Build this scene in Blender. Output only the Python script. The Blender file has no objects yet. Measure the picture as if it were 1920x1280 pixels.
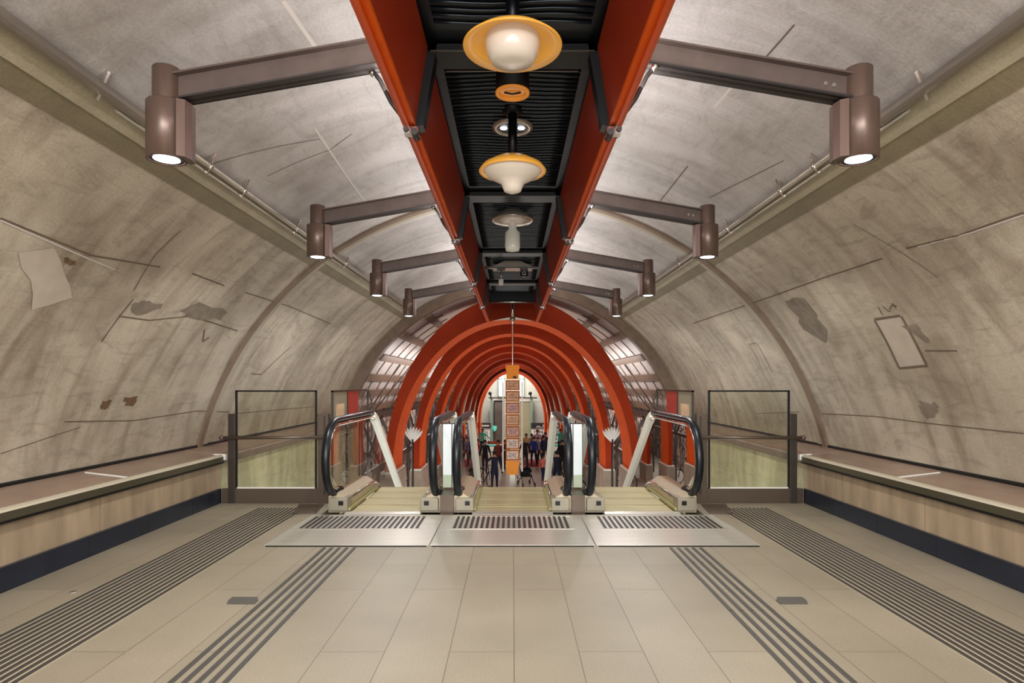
import bpy, bmesh, math, random
from math import pi, sin, cos, tan, radians as R_, sqrt
from mathutils import Vector, Matrix
random.seed(7)
SC = bpy.context.scene
COL = SC.collection
EYE = 1.37; F = 1150.0

# ------------------------------------------------------------------ materials
def lin(c):
    out = []
    for v in c[:3]:
        v = v / 255.0
        out.append(v / 12.92 if v <= .04045 else ((v + .055) / 1.055) ** 2.4)
    return (out[0], out[1], out[2], 1)

MATS = {}
def mat(name, rgb, rough=.5, metal=0.0, emit=0.0, noise=0.0, nscale=6.0, spec=.5, bump=0.0, stretch=(1, 1, 1), rgb2=None):
    if name in MATS: return MATS[name]
    m = bpy.data.materials.new(name); m.use_nodes = True
    nt = m.node_tree; b = nt.nodes['Principled BSDF']
    b.inputs['Base Color'].default_value = lin(rgb)
    b.inputs['Roughness'].default_value = rough
    b.inputs['Metallic'].default_value = metal
    b.inputs['Specular IOR Level'].default_value = spec
    if emit:
        b.inputs['Emission Color'].default_value = lin(rgb); b.inputs['Emission Strength'].default_value = emit
    if noise or bump:
        tc = nt.nodes.new('ShaderNodeTexCoord'); mp = nt.nodes.new('ShaderNodeMapping')
        mp.inputs['Scale'].default_value = stretch
        nz = nt.nodes.new('ShaderNodeTexNoise'); nz.inputs['Scale'].default_value = nscale; nz.inputs['Detail'].default_value = 6
        nt.links.new(tc.outputs['Object'], mp.inputs['Vector']); nt.links.new(mp.outputs['Vector'], nz.inputs['Vector'])
        if noise:
            mx = nt.nodes.new('ShaderNodeMix'); mx.data_type = 'RGBA'
            c = lin(rgb); d = lin(rgb2) if rgb2 else tuple(x * (1 - noise) for x in c[:3]) + (1,)
            mx.inputs['A'].default_value = tuple(min(1, x * (1 + (0 if rgb2 else noise * .5))) for x in c[:3]) + (1,)
            mx.inputs['B'].default_value = d
            rp = nt.nodes.new('ShaderNodeMapRange'); rp.inputs['From Min'].default_value = .3; rp.inputs['From Max'].default_value = .7
            nt.links.new(nz.outputs['Fac'], rp.inputs['Value']); nt.links.new(rp.outputs['Result'], mx.inputs['Factor'])
            nt.links.new(mx.outputs['Result'], b.inputs['Base Color'])
        if bump:
            bp = nt.nodes.new('ShaderNodeBump'); bp.inputs['Strength'].default_value = bump; bp.inputs['Distance'].default_value = .01
            nt.links.new(nz.outputs['Fac'], bp.inputs['Height']); nt.links.new(bp.outputs['Normal'], b.inputs['Normal'])
    MATS[name] = m
    return m

def concrete(name, a, b_, c_, grime=.5, fine=1.0):
    """board-formed concrete: big blotches, streaks running round the vault, fine speckle (uv = metres along / round)"""
    m = bpy.data.materials.new(name); m.use_nodes = True
    nt = m.node_tree; N = nt.nodes; L = nt.links; b = N['Principled BSDF']
    b.inputs['Roughness'].default_value = .62
    uv = N.new('ShaderNodeUVMap')
    def noise(scale, st, detail=6, rough=.6, dist=0.0):
        mp = N.new('ShaderNodeMapping'); mp.inputs['Scale'].default_value = st
        nz = N.new('ShaderNodeTexNoise'); nz.inputs['Scale'].default_value = scale; nz.inputs['Detail'].default_value = detail
        nz.inputs['Roughness'].default_value = rough; nz.inputs['Distortion'].default_value = dist
        L.new(uv.outputs['UV'], mp.inputs['Vector']); L.new(mp.outputs['Vector'], nz.inputs['Vector'])
        return nz.outputs['Fac']
    def rng(v, a0, a1, b0=0, b1=1):
        r = N.new('ShaderNodeMapRange'); r.inputs['From Min'].default_value = a0; r.inputs['From Max'].default_value = a1
        r.inputs['To Min'].default_value = b0; r.inputs['To Max'].default_value = b1
        L.new(v, r.inputs['Value']); return r.outputs['Result']
    def mix(fac, A, B, bt='MIX'):
        mx = N.new('ShaderNodeMix'); mx.data_type = 'RGBA'; mx.blend_type = bt
        for k, v in (('A', A), ('B', B)):
            if isinstance(v, tuple): mx.inputs[k].default_value = v
            else: L.new(v, mx.inputs[k])
        if isinstance(fac, float): mx.inputs['Factor'].default_value = fac
        else: L.new(fac, mx.inputs['Factor'])
        return mx.outputs['Result']
    blot = rng(noise(.55, (1, 1, 1), 5, .6, .6), .35, .65)
    col = mix(blot, lin(a), lin(b_))
    streak = rng(noise(1.3, (2.3, .55, 1), 7, .62, 1.0), .42, .72, 0, .8 * grime)
    col = mix(streak, col, lin(c_))
    diag = rng(noise(2.2, (1.0, 3.0, 1), 4, .7, 1.5), .5, .75, 0, .45 * grime)
    col = mix(diag, col, tuple(x * .55 for x in lin(c_)[:3]) + (1,))
    pale = rng(noise(1.1, (.9, 1.3, 1), 3, .5, .4), .55, .72, 0, .35)
    col = mix(pale, col, tuple(min(1, x * 1.3) for x in lin(a)[:3]) + (1,))
    spk = rng(noise(55, (1, 1, 1), 3, .7), .3, .7, .86, 1.1)
    cc = N.new('ShaderNodeCombineColor')
    for i in range(3): L.new(spk, cc.inputs[i])
    col = mix(fine, col, cc.outputs['Color'], 'MULTIPLY')
    L.new(col, b.inputs['Base Color'])
    bp = N.new('ShaderNodeBump'); bp.inputs['Strength'].default_value = .35; bp.inputs['Distance'].default_value = .02
    L.new(noise(7, (1, .5, 1), 8, .7), bp.inputs['Height']); L.new(bp.outputs['Normal'], b.inputs['Normal'])
    MATS[name] = m
    return m

def glass_mat(name, tint, refl=.12, rough=.0):
    m = bpy.data.materials.new(name); m.use_nodes = True
    nt = m.node_tree; nt.nodes.clear()
    o = nt.nodes.new('ShaderNodeOutputMaterial'); t = nt.nodes.new('ShaderNodeBsdfTransparent'); g = nt.nodes.new('ShaderNodeBsdfGlossy')
    t.inputs['Color'].default_value = tint; g.inputs['Roughness'].default_value = rough
    fr = nt.nodes.new('ShaderNodeFresnel'); fr.inputs['IOR'].default_value = 1.5
    ad = nt.nodes.new('ShaderNodeMath'); ad.operation = 'ADD'; ad.inputs[1].default_value = refl; ad.use_clamp = True
    mx = nt.nodes.new('ShaderNodeMixShader')
    nt.links.new(fr.outputs[0], ad.inputs[0]); nt.links.new(ad.outputs[0], mx.inputs[0])
    nt.links.new(t.outputs[0], mx.inputs[1]); nt.links.new(g.outputs[0], mx.inputs[2]); nt.links.new(mx.outputs[0], o.inputs[0])
    MATS[name] = m
    return m

M_conc = concrete('concrete_wall', (188, 176, 155), (160, 149, 129), (112, 95, 74), .95)
M_ceil = concrete('concrete_ceiling', (186, 180, 174), (162, 156, 148), (124, 115, 104), .7)
M_green = concrete('concrete_green_lit', (196, 186, 146), (166, 158, 118), (126, 116, 84), .9)  # yellow-green tint paints the greenish light on the well walls
M_band = concrete('concrete_band', (165, 155, 130), (152, 141, 115), (134, 122, 98), .4)
M_dband = concrete('concrete_dark_band', (128, 117, 90), (112, 101, 77), (92, 82, 60), .5)
M_joint = mat('joint_line', (98, 82, 64), .9)
M_jointp = mat('joint_pale', (186, 178, 168), .9)
M_stain = mat('stain_patch', (122, 110, 94), .9, noise=.3, nscale=9)
M_patch = mat('smooth_patch', (172, 160, 142), .8, noise=.12, nscale=5)
M_rust = mat('rust_patch', (104, 78, 48), .9, noise=.4, nscale=20)
M_rib = mat('rib_brown', (118, 98, 80), .6, noise=.2)
M_beam = mat('bronze_steel', (96, 82, 75), .42, .35, noise=.15, nscale=9)
M_beamd = mat('bronze_dark', (48, 40, 37), .5, .2)
M_lamp = mat('bronze_lamp', (100, 80, 70), .34, .35, noise=.18, nscale=7, stretch=(3, 3, .3))
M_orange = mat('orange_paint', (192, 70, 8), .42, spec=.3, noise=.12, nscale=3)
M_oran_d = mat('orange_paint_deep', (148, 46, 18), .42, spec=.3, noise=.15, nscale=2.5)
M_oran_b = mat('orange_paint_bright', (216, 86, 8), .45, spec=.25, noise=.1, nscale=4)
M_black = mat('soffit_black', (5, 8, 14), .4, .0, spec=.25)
M_ridge = mat('ridge_highlight', (22, 30, 36), .3, .3, spec=.5)  # lighter than the soffit to paint the highlight on its ridges
M_blackf = mat('frame_black', (15, 14, 15), .42, .1, spec=.35)
M_rubber = mat('handrail_rubber', (12, 16, 22), .34, spec=.4)
M_chrome = mat('chrome', (214, 208, 200), .16, 1.0)
M_steel = mat('brushed_steel', (186, 180, 170), .34, .85, noise=.1, nscale=3, stretch=(.4, 12, 1))
M_plate = mat('plate_steel', (196, 190, 178), .36, .55, noise=.1, nscale=4, stretch=(.3, 9, 1))
M_deck = mat('deck_champagne', (188, 174, 146), .32, .35)
M_sheen = mat('rail_sheen', (236, 232, 218), .3, .1, emit=.25)
M_step = mat('step_cream', (190, 176, 134), .5, .15, noise=.2, nscale=8, stretch=(.3, 6, 6))
M_stepd = mat('step_dark', (70, 62, 44), .6, .3)
M_slot = mat('slot_dark', (52, 44, 40), .6)
M_yellow = mat('skirt_yellow', (168, 160, 104), .5)
M_glass = glass_mat('balustrade_glass', (.92, .94, .92, 1), .20)
M_sglass = glass_mat('screen_glass', (.94, .97, .88, 1), .03)
M_glow = mat('glow_white', (224, 230, 228), .35, emit=.45, noise=.12, nscale=2)
M_glowg = mat('glow_green', (196, 206, 178), .4, emit=.2)
M_white = mat('white_paint', (226, 224, 216), .5)
M_lens = mat('lamp_lens', (236, 244, 255), .2, emit=7.0)
M_ring = mat('lens_ring', (30, 30, 32), .3, .5)
M_amber = mat('amber_dish', (222, 158, 62), .3, emit=.22)
M_amber2 = mat('amber_disc', (214, 132, 40), .35, emit=.25)
M_milk = mat('milk_glass', (206, 192, 176), .2, emit=.10)
M_sdish = mat('silver_dish', (170, 160, 146), .25, .6)
M_marble = mat('brown_marble', (146, 122, 104), .25, noise=.2, nscale=3, stretch=(1, .5, 1))
M_marblef = mat('panel_marble', (160, 140, 114), .35, noise=.28, nscale=3, stretch=(1, 2.5, .5))
M_navy = mat('navy_skirting', (20, 28, 42), .28, noise=.25, nscale=4)
M_nose = mat('ledge_highlight', (206, 196, 172), .3, .3)
M_tile = mat('conduit_grey', (172, 164, 150), .35, .6)
M_darkpost = mat('post_bronze', (62, 54, 46), .4, .3, noise=.15)
M_kick = mat('kick_bronze', (94, 80, 68), .35, .4, noise=.2, nscale=2)
M_pvc = mat('panel_white', (206, 194, 186), .5, noise=.1, nscale=2)
M_purlin = mat('purlin_brown', (128, 104, 86), .5, noise=.15)
M_line = mat('mullion_dark', (74, 62, 58), .5)
M_lfloor = mat('lower_floor', (178, 172, 158), .3, noise=.1, nscale=1.5)
M_red = mat('red_panel', (176, 52, 36), .45, noise=.2, nscale=3)
M_tot = mat('totem_amber', (220, 138, 30), .45, emit=.3)  # self-glow added to brighten the totem boxes
M_totf = mat('totem_frame', (206, 122, 48), .6, .0, spec=.2)
M_totp = mat('totem_poster', (224, 196, 156), .5, emit=.15, noise=.5, nscale=7, rgb2=(176, 120, 92))
M_totp2 = mat('totem_poster_pink', (220, 190, 176), .5, emit=.15, noise=.5, nscale=9, rgb2=(150, 100, 96))
M_totw = mat('totem_poster_white', (226, 218, 206), .5, emit=.2, noise=.3, nscale=8, rgb2=(170, 150, 134))
M_brown = mat('door_brown', (78, 66, 58), .5, noise=.2, nscale=1.5)
M_olive = mat('column_olive', (146, 138, 108), .5, noise=.12, nscale=1)
M_teal = mat('green_post', (112, 134, 118), .4)
M_facade = mat('facade_grey', (176, 174, 162), .6, noise=.12, nscale=.8)
M_paneb = mat('pane_sky', (206, 222, 224), .2, emit=.45)
M_sign = mat('sign_black', (26, 28, 28), .4)
M_turq = mat('turquoise', (90, 210, 190), .4, emit=.1)
M_plinth = mat('plinth_concrete', (150, 134, 116), .6, noise=.2, nscale=3)

def scribble():
    m = bpy.data.materials.new('cluttered_dark'); m.use_nodes = True
    nt = m.node_tree; N = nt.nodes; L = nt.links; b = N['Principled BSDF']; b.inputs['Roughness'].default_value = .6
    tc = N.new('ShaderNodeTexCoord'); nz = N.new('ShaderNodeTexNoise'); nz.inputs['Scale'].default_value = 1.6; nz.inputs['Detail'].default_value = 5; nz.inputs['Distortion'].default_value = 2.5
    cr = N.new('ShaderNodeValToRGB'); e = cr.color_ramp.elements
    e[0].position = .38; e[0].color = lin((38, 30, 28)); e[1].position = .62; e[1].color = lin((176, 150, 136))
    x = e.new(.5); x.color = lin((86, 66, 58))
    L.new(tc.outputs['Object'], nz.inputs['Vector']); L.new(nz.outputs['Fac'], cr.inputs['Fac']); L.new(cr.outputs['Color'], b.inputs['Base Color'])
    MATS['scribble'] = m; return m
M_scrib = scribble()

def floor_material(name='floor_slabs', off=.37):
    """pale terrazzo-like slabs, running lengthwise in a staggered bond"""
    m = bpy.data.materials.new(name); m.use_nodes = True
    nt = m.node_tree; N = nt.nodes; L = nt.links; b = N['Principled BSDF']
    tc = N.new('ShaderNodeTexCoord')
    sep = N.new('ShaderNodeSeparateXYZ'); cmb = N.new('ShaderNodeCombineXYZ')
    L.new(tc.outputs['Object'], sep.inputs[0])
    ay = N.new('ShaderNodeMath'); ay.operation = 'ADD'; ay.inputs[1].default_value = 20 * 1.5 - 4.63
    L.new(sep.outputs['Y'], ay.inputs[0]); L.new(ay.outputs[0], cmb.inputs['X'])
    ax = N.new('ShaderNodeMath'); ax.operation = 'ADD'; ax.inputs[1].default_value = .33 * 20 - .008
    L.new(sep.outputs['X'], ax.inputs[0]); L.new(ax.outputs[0], cmb.inputs['Y'])
    br = N.new('ShaderNodeTexBrick'); br.offset = off; br.offset_frequency = 2
    br.inputs['Scale'].default_value = 1; br.inputs['Brick Width'].default_value = 1.5; br.inputs['Row Height'].default_value = .33
    br.inputs['Mortar Size'].default_value = .0028; br.inputs['Mortar Smooth'].default_value = .3; br.inputs['Bias'].default_value = 0
    br.inputs['Color1'].default_value = lin((147, 136, 116)); br.inputs['Color2'].default_value = lin((140, 129, 109)); br.inputs['Mortar'].default_value = lin((98, 84, 70))
    L.new(cmb.outputs[0], br.inputs['Vector'])
    n1 = N.new('ShaderNodeTexNoise'); n1.inputs['Scale'].default_value = 90; n1.inputs['Detail'].default_value = 4
    n2 = N.new('ShaderNodeTexNoise'); n2.inputs['Scale'].default_value = 1.3; n2.inputs['Detail'].default_value = 5
    L.new(tc.outputs['Object'], n1.inputs['Vector']); L.new(tc.outputs['Object'], n2.inputs['Vector'])
    r1 = N.new('ShaderNodeMapRange'); r1.inputs['From Min'].default_value = .3; r1.inputs['From Max'].default_value = .7; r1.inputs['To Min'].default_value = .88; r1.inputs['To Max'].default_value = 1.08
    r2 = N.new('ShaderNodeMapRange'); r2.inputs['From Min'].default_value = .3; r2.inputs['From Max'].default_value = .7; r2.inputs['To Min'].default_value = .86; r2.inputs['To Max'].default_value = 1.08
    L.new(n1.outputs['Fac'], r1.inputs['Value']); L.new(n2.outputs['Fac'], r2.inputs['Value'])
    mm = N.new('ShaderNodeMath'); mm.operation = 'MULTIPLY'; L.new(r1.outputs[0], mm.inputs[0]); L.new(r2.outputs[0], mm.inputs[1])
    vm = N.new('ShaderNodeVectorMath'); vm.operation = 'SCALE'
    L.new(br.outputs['Color'], vm.inputs[0]); L.new(mm.outputs[0], vm.inputs['Scale'])
    L.new(vm.outputs[0], b.inputs['Base Color']); b.inputs['Roughness'].default_value = .48
    return m
M_floor = floor_material(); M_floor2 = floor_material('floor_border', 0.0)

# ------------------------------------------------------------------ mesh builder
class MB:
    def __init__(s): s.v = []; s.f = []; s.mi = []; s.uv = []; s.mats = []; s.cur = 0; s.smooth = []
    def use(s, m):
        if m not in s.mats: s.mats.append(m)
        s.cur = s.mats.index(m); return s
    def quad(s, pts, uvs=None, smooth=False):
        i = len(s.v); s.v += [tuple(p) for p in pts]; s.f.append(tuple(range(i, i + len(pts)))); s.mi.append(s.cur); s.uv.append(uvs); s.smooth.append(smooth)
    def box(s, x0, x1, y0, y1, z0, z1):
        i = len(s.v)
        s.v += [(x0, y0, z0), (x1, y0, z0), (x1, y1, z0), (x0, y1, z0), (x0, y0, z1), (x1, y0, z1), (x1, y1, z1), (x0, y1, z1)]
        for f in ((0, 3, 2, 1), (4, 5, 6, 7), (0, 1, 5, 4), (1, 2, 6, 5), (2, 3, 7, 6), (3, 0, 4, 7)):
            s.f.append(tuple(i + k for k in f)); s.mi.append(s.cur); s.uv.append(None); s.smooth.append(False)
        return s
    def bar(s, a, b, w, h=None, up=(0, 0, 1)):
        """box beam from a to b"""
        h = h or w; a = Vector(a); b = Vector(b); d = (b - a).normalized(); u = Vector(up)
        if abs(d.dot(u)) > .98: u = Vector((1, 0, 0)) if abs(d.x) < .9 else Vector((0, 1, 0))
        r = d.cross(u).normalized() * (w / 2); u = r.cross(d).normalized() * (h / 2)
        i = len(s.v)
        for p in (a, b):
            for q in (-r - u, r - u, r + u, -r + u): s.v.append(tuple(p + q))
        for f in ((0, 1, 2, 3), (7, 6, 5, 4), (0, 4, 5, 1), (1, 5, 6, 2), (2, 6, 7, 3), (3, 7, 4, 0)):
            s.f.append(tuple(i + k for k in f)); s.mi.append(s.cur); s.uv.append(None); s.smooth.append(False)
        return s
    def tube(s, pts, r, n=10, closed=False, rx=None):
        pts = [Vector(p) for p in pts]; N = len(pts); base = len(s.v); prev = None
        for k, p in enumerate(pts):
            a = pts[(k - 1) % N] if (closed or k > 0) else p
            b = pts[(k + 1) % N] if (closed or k < N - 1) else p
            d = (b - a).normalized()
            if prev is None:
                u = Vector((0, 0, 1)) if abs(d.z) < .9 else Vector((1, 0, 0))
                u = (u - d * d.dot(u)).normalized()
            else:
                u = (prev - d * d.dot(prev)).normalized()
            prev = u; w = d.cross(u)
            rr = r[k] if isinstance(r, (list, tuple)) else r
            for j in range(n):
                t = 2 * pi * j / n
                s.v.append(tuple(p + u * cos(t) * rr + w * sin(t) * (rx or rr)))
        for k in range(N if closed else N - 1):
            k2 = (k + 1) % N
            for j in range(n):
                j2 = (j + 1) % n
                s.f.append((base + k * n + j, base + k * n + j2, base + k2 * n + j2, base + k2 * n + j)); s.mi.append(s.cur); s.uv.append(None); s.smooth.append(True)
        if not closed:
            s.f.append(tuple(base + j for j in range(n))[::-1]); s.mi.append(s.cur); s.uv.append(None); s.smooth.append(False)
            s.f.append(tuple(base + (N - 1) * n + j for j in range(n))); s.mi.append(s.cur); s.uv.append(None); s.smooth.append(False)
        return s
    def lathe(s, prof, c=(0, 0, 0), n=32, a0=0, a1=2 * pi):
        base = len(s.v); full = abs(a1 - a0 - 2 * pi) < 1e-6; m = n if full else n + 1
        for (r, z) in prof:
            for j in range(m):
                t = a0 + (a1 - a0) * j / n
                s.v.append((c[0] + r * cos(t), c[1] + r * sin(t), c[2] + z))
        for k in range(len(prof) - 1):
            for j in range(n):
                j2 = (j + 1) % m
                s.f.append((base + k * m + j, base + k * m + j2, base + (k + 1) * m + j2, base + (k + 1) * m + j)); s.mi.append(s.cur); s.uv.append(None); s.smooth.append(True)
        return s
    def prism(s, poly, axis, a, b):
        """extrude 2-D polygon: axis 'y' poly=(x,z); 'x' poly=(y,z); 'z' poly=(x,y)"""
        def P(p, t):
            return {'y': (p[0], t, p[1]), 'x': (t, p[0], p[1]), 'z': (p[0], p[1], t)}[axis]
        i = len(s.v); n = len(poly)
        s.v += [P(p, a) for p in poly] + [P(p, b) for p in poly]
        fs = [tuple(i + k for k in range(n))[::-1], tuple(i + n + k for k in range(n))]
        for k in range(n): fs.append((i + k, i + (k + 1) % n, i + n + (k + 1) % n, i + n + k))
        for f in fs: s.f.append(f); s.mi.append(s.cur); s.uv.append(None); s.smooth.append(False)
        return s
    def sweep(s, prof, path, close=True):
        """profile (x,z) carried along path (y,z) keeping upright"""
        n = len(prof); base = len(s.v)
        for (y, z) in path:
            for (x, pz) in prof: s.v.append((x, y, z + pz))
        rng = n if close else n - 1
        for k in range(len(path) - 1):
            for j in range(rng):
                j2 = (j + 1) % n
                s.f.append((base + k * n + j, base + k * n + j2, base + (k + 1) * n + j2, base + (k + 1) * n + j)); s.mi.append(s.cur); s.uv.append(None); s.smooth.append(False)
        if close:
            s.f.append(tuple(base + j for j in range(n))[::-1]); s.mi.append(s.cur); s.uv.append(None); s.smooth.append(False)
            s.f.append(tuple(base + (len(path) - 1) * n + j for j in range(n))); s.mi.append(s.cur); s.uv.append(None); s.smooth.append(False)
        return s
    def ball(s, c, r, n=12, sc=(1, 1, 1)):
        base = len(s.v); m = n // 2
        for k in range(m + 1):
            t = pi * k / m
            for j in range(n):
                a = 2 * pi * j / n
                s.v.append((c[0] + r * sc[0] * sin(t) * cos(a), c[1] + r * sc[1] * sin(t) * sin(a), c[2] + r * sc[2] * cos(t)))
        for k in range(m):
            for j in range(n):
                j2 = (j + 1) % n
                s.f.append((base + k * n + j, base + (k + 1) * n + j, base + (k + 1) * n + j2, base + k * n + j2)); s.mi.append(s.cur); s.uv.append(None); s.smooth.append(True)
        return s
    def build(s, name, m=None, parent=None, bevel=0, origin=None):
        me = bpy.data.meshes.new(name)
        off = Vector(origin) if origin else Vector((0, 0, 0))
        me.from_pydata([tuple(Vector(v) - off) for v in s.v], [], s.f)
        mats = s.mats or [m]
        if m is not None and not s.mats: mats = [m]
        for x in mats: me.materials.append(x)
        for i, p in enumerate(me.polygons):
            p.material_index = s.mi[i] if s.mats else 0
            p.use_smooth = s.smooth[i]
        if any(u for u in s.uv):
            ul = me.uv_layers.new(name='UVMap')
            for i, p in enumerate(me.polygons):
                if s.uv[i]:
                    for k, li in enumerate(p.loop_indices): ul.data[li].uv = s.uv[i][k]
        me.validate(); me.update()
        ob = bpy.data.objects.new(name, me); COL.objects.link(ob)
        if origin: ob.location = origin
        if parent:
            ob.parent = parent
            if not origin: ob.location = (0, 0, 0)
        if bevel:
            bv = ob.modifiers.new('bevel', 'BEVEL'); bv.width = bevel; bv.segments = 2; bv.limit_method = 'ANGLE'
        return ob

def tag(o, label, cat, group=None, kind=None):
    o['label'] = label; o['category'] = cat
    if group: o['group'] = group
    if kind: o['kind'] = kind
    return o
def struct(o): o['kind'] = 'structure'; return o
def thing(name, label, cat, loc=(0, 0, 0), group=None, rz=0):
    e = bpy.data.objects.new(name, None); COL.objects.link(e); e.location = loc; e.rotation_euler = (0, 0, rz); e.empty_display_size = .1
    return tag(e, label, cat, group)
def copy_tree(o, parent=None):
    c = o.copy(); COL.objects.link(c)
    if parent: c.parent = parent
    for ch in list(o.children): copy_tree(ch, c)
    return c

# ------------------------------------------------------------------ vault
RV = 3.9; ZC = -.28; VEND = 13.6; VBEG = -2.2
def vp(y, th, r=RV, sx=1): return (sx * r * cos(th), y, ZC + r * sin(th))
def vuv(y, th, sx): return (y + (40 if sx > 0 else 0), th * RV)
def vault_strip(mb, m, y0, y1, t0, t1, sx, r=RV, ny=8, nt=12):
    mb.use(m)
    for i in range(ny):
        for j in range(nt):
            a0 = y0 + (y1 - y0) * i / ny; a1 = y0 + (y1 - y0) * (i + 1) / ny
            b0 = t0 + (t1 - t0) * j / nt; b1 = t0 + (t1 - t0) * (j + 1) / nt
            P = [(a0, b0), (a1, b0), (a1, b1), (a0, b1)]
            mb.quad([vp(p[0], p[1], r, sx) for p in P], [vuv(p[0], p[1], sx) for p in P], smooth=True)
def on_vault(px, py):
    """where the ray through a photo point meets the vault -> (depth, angle, side)"""
    a = (px - 961) / F; b = (718 - py) / F
    A = a * a + b * b; B = 2 * 1.65 * b; C = 1.65 ** 2 - RV ** 2
    D = (-B + sqrt(B * B - 4 * A * C)) / (2 * A)
    return D, math.atan2(b * D + 1.65, abs(a) * D), (1 if a > 0 else -1)
def vault_line(mb, m, pts, w, r=RV - .004):
    """thin strip lying on the vault through (depth, angle) points"""
    mb.use(m)
    for (y0, t0, s0), (y1, t1, s1) in zip(pts[:-1], pts[1:]):
        n = 4
        for k in range(n):
            ya, yb = y0 + (y1 - y0) * k / n, y0 + (y1 - y0) * (k + 1) / n
            ta, tb = t0 + (t1 - t0) * k / n, t0 + (t1 - t0) * (k + 1) / n
            dy, dt = yb - ya, (tb - ta) * RV; L = max(1e-6, sqrt(dy * dy + dt * dt))
            ny, nt_ = -dt / L * w / 2, dy / L * w / 2 / RV
            mb.quad([vp(ya - ny, ta - nt_, r, s0), vp(yb - ny, tb - nt_, r, s0), vp(yb + ny, tb + nt_, r, s0), vp(ya + ny, ta + nt_, r, s0)])
def vault_patch(mb, m, pts, r=RV - .005, jag=0.0):
    """polygon lying on the vault; pts are photo points"""
    q = [on_vault(*p) for p in pts]; out = []
    for i in range(len(q)):
        a = q[i]; b = q[(i + 1) % len(q)]
        for k in range(4):
            t = k / 4; j = random.uniform(-jag, jag)
            out.append((a[0] + (b[0] - a[0]) * t + j, a[1] + (b[1] - a[1]) * t + j / RV, a[2]))
    cy = sum(p[0] for p in out) / len(out); ct = sum(p[1] for p in out) / len(out)
    mb.use(m)
    for i in range(len(out)):
        a = out[i]; b = out[(i + 1) % len(out)]
        mb.quad([vp(cy, ct, r, a[2]), vp(a[0], a[1], r, a[2]), vp(b[0], b[1], r, a[2])])

T0 = math.asin(.78 / RV); TA = R_(51.7); TB = R_(53.6); TC = R_(55.5)
for side, sx in (('left', -1), ('right', 1)):
    mb = MB()
    vault_strip(mb, M_conc, VBEG, VEND, T0 - .03, TA, sx, ny=10, nt=24)
    # joints and marks
    P = on_vault
    if sx < 0:
        for pts, w in (([(0, 408), (170, 478), (300, 500)], .012), ([(120, 790), (250, 788), (370, 770), (430, 772)], .01),
                       ([(460, 548), (545, 575), (620, 607)], .010), ([(190, 640), (250, 560)], .012), ([(222, 592), (280, 600), (360, 592), (445, 620)], .012),
                       ([(470, 640), (510, 570)], .01), ([(470, 700), (490, 702), (545, 650)], .012), ([(440, 775), (520, 768), (590, 762)], .01),
                       ([(360, 512), (420, 535)], .014), ([(383, 618), (380, 640), (392, 632)], .02), ([(0, 850), (150, 800)], .006), ([(250, 545), (290, 478), (340, 430)], .008)):
            vault_line(mb, M_joint, [P(*p) for p in pts], w)
        vault_line(mb, M_jointp, [P(*p) for p in [(0, 412), (160, 482), (215, 505)]], .012)
        vault_patch(mb, M_stain, [(340, 580), (372, 566), (430, 580), (415, 600), (345, 592)], jag=.03)
        vault_patch(mb, M_stain, [(245, 570), (285, 560), (305, 575), (265, 590)], jag=.03)
        vault_patch(mb, M_rust, [(232, 745), (258, 742), (250, 760), (236, 762)], jag=.02)
        vault_patch(mb, M_rust, [(118, 482), (140, 486), (135, 497), (120, 492)], jag=.02)
        vault_patch(mb, M_rust, [(190, 752), (205, 750), (203, 765), (192, 764)], jag=.02)
        vault_patch(mb, M_patch, [(40, 470), (110, 465), (130, 560), (60, 580)], jag=.02)
    else:
        for pts, w in (([(1920, 398), (1800, 440), (1700, 465)], .014), ([(1655, 484), (1545, 520), (1445, 556), (1300, 606)], .012),
                       ([(1540, 775), (1640, 780), (1740, 793), (1920, 812)], .010), ([(1640, 598), (1688, 591)], .022), ([(1690, 592), (1738, 685)], .018),
                       ([(1640, 600), (1686, 690)], .022), ([(1686, 690), (1738, 685)], .022), ([(1647, 575), (1655, 590)], .012), ([(1655, 573), (1666, 583), (1671, 582)], .010),
                       ([(1668, 580), (1675, 568), (1680, 578)], .012), ([(1673, 574), (1682, 572)], .01), ([(1735, 657), (1795, 657)], .012),
                       ([(1406, 645), (1418, 642), (1448, 698)], .010), ([(1406, 645), (1432, 700)], .008), ([(1420, 775), (1500, 772)], .008), ([(1600, 420), (1760, 520)], .006)):
            vault_line(mb, M_joint, [P(*p) for p in pts], w)
        vault_line(mb, M_jointp, [P(*p) for p in [(1920, 402), (1820, 436), (1720, 462)]], .012)
        vault_patch(mb, M_patch, [(1643, 601), (1687, 594), (1735, 684), (1688, 688)], r=RV - .003)
        vault_patch(mb, M_stain, [(1480, 568), (1506, 558), (1542, 612), (1545, 640), (1500, 612)], jag=.05)
        vault_patch(mb, M_stain, [(1690, 610), (1715, 606), (1742, 636), (1735, 640)], jag=.02)
        vault_patch(mb, M_stain, [(1722, 756), (1752, 752), (1765, 776), (1735, 782)], jag=.03)
    struct(mb.build('wall_' + side))
    mb = MB()
    vault_strip(mb, M_dband, VBEG, VEND, TA, TB, sx, r=RV - .01, nt=3)
    vault_strip(mb, M_band, VBEG, VEND, TB, TC, sx, r=RV - .025, nt=3)
    mb.use(M_band)
    for i in range(8):
        a = VBEG + (VEND - VBEG) * i / 8; b = VBEG + (VEND - VBEG) * (i + 1) / 8
        mb.quad([vp(a, TA, RV, sx), vp(b, TA, RV, sx), vp(b, TA, RV - .01, sx), vp(a, TA, RV - .01, sx)])
        mb.quad([vp(a, TC, RV, sx), vp(b, TC, RV, sx), vp(b, TC, RV - .025, sx), vp(a, TC, RV - .025, sx)])
    struct(mb.build('trim_1' if sx < 0 else 'trim_2'))
mb = MB()
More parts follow.
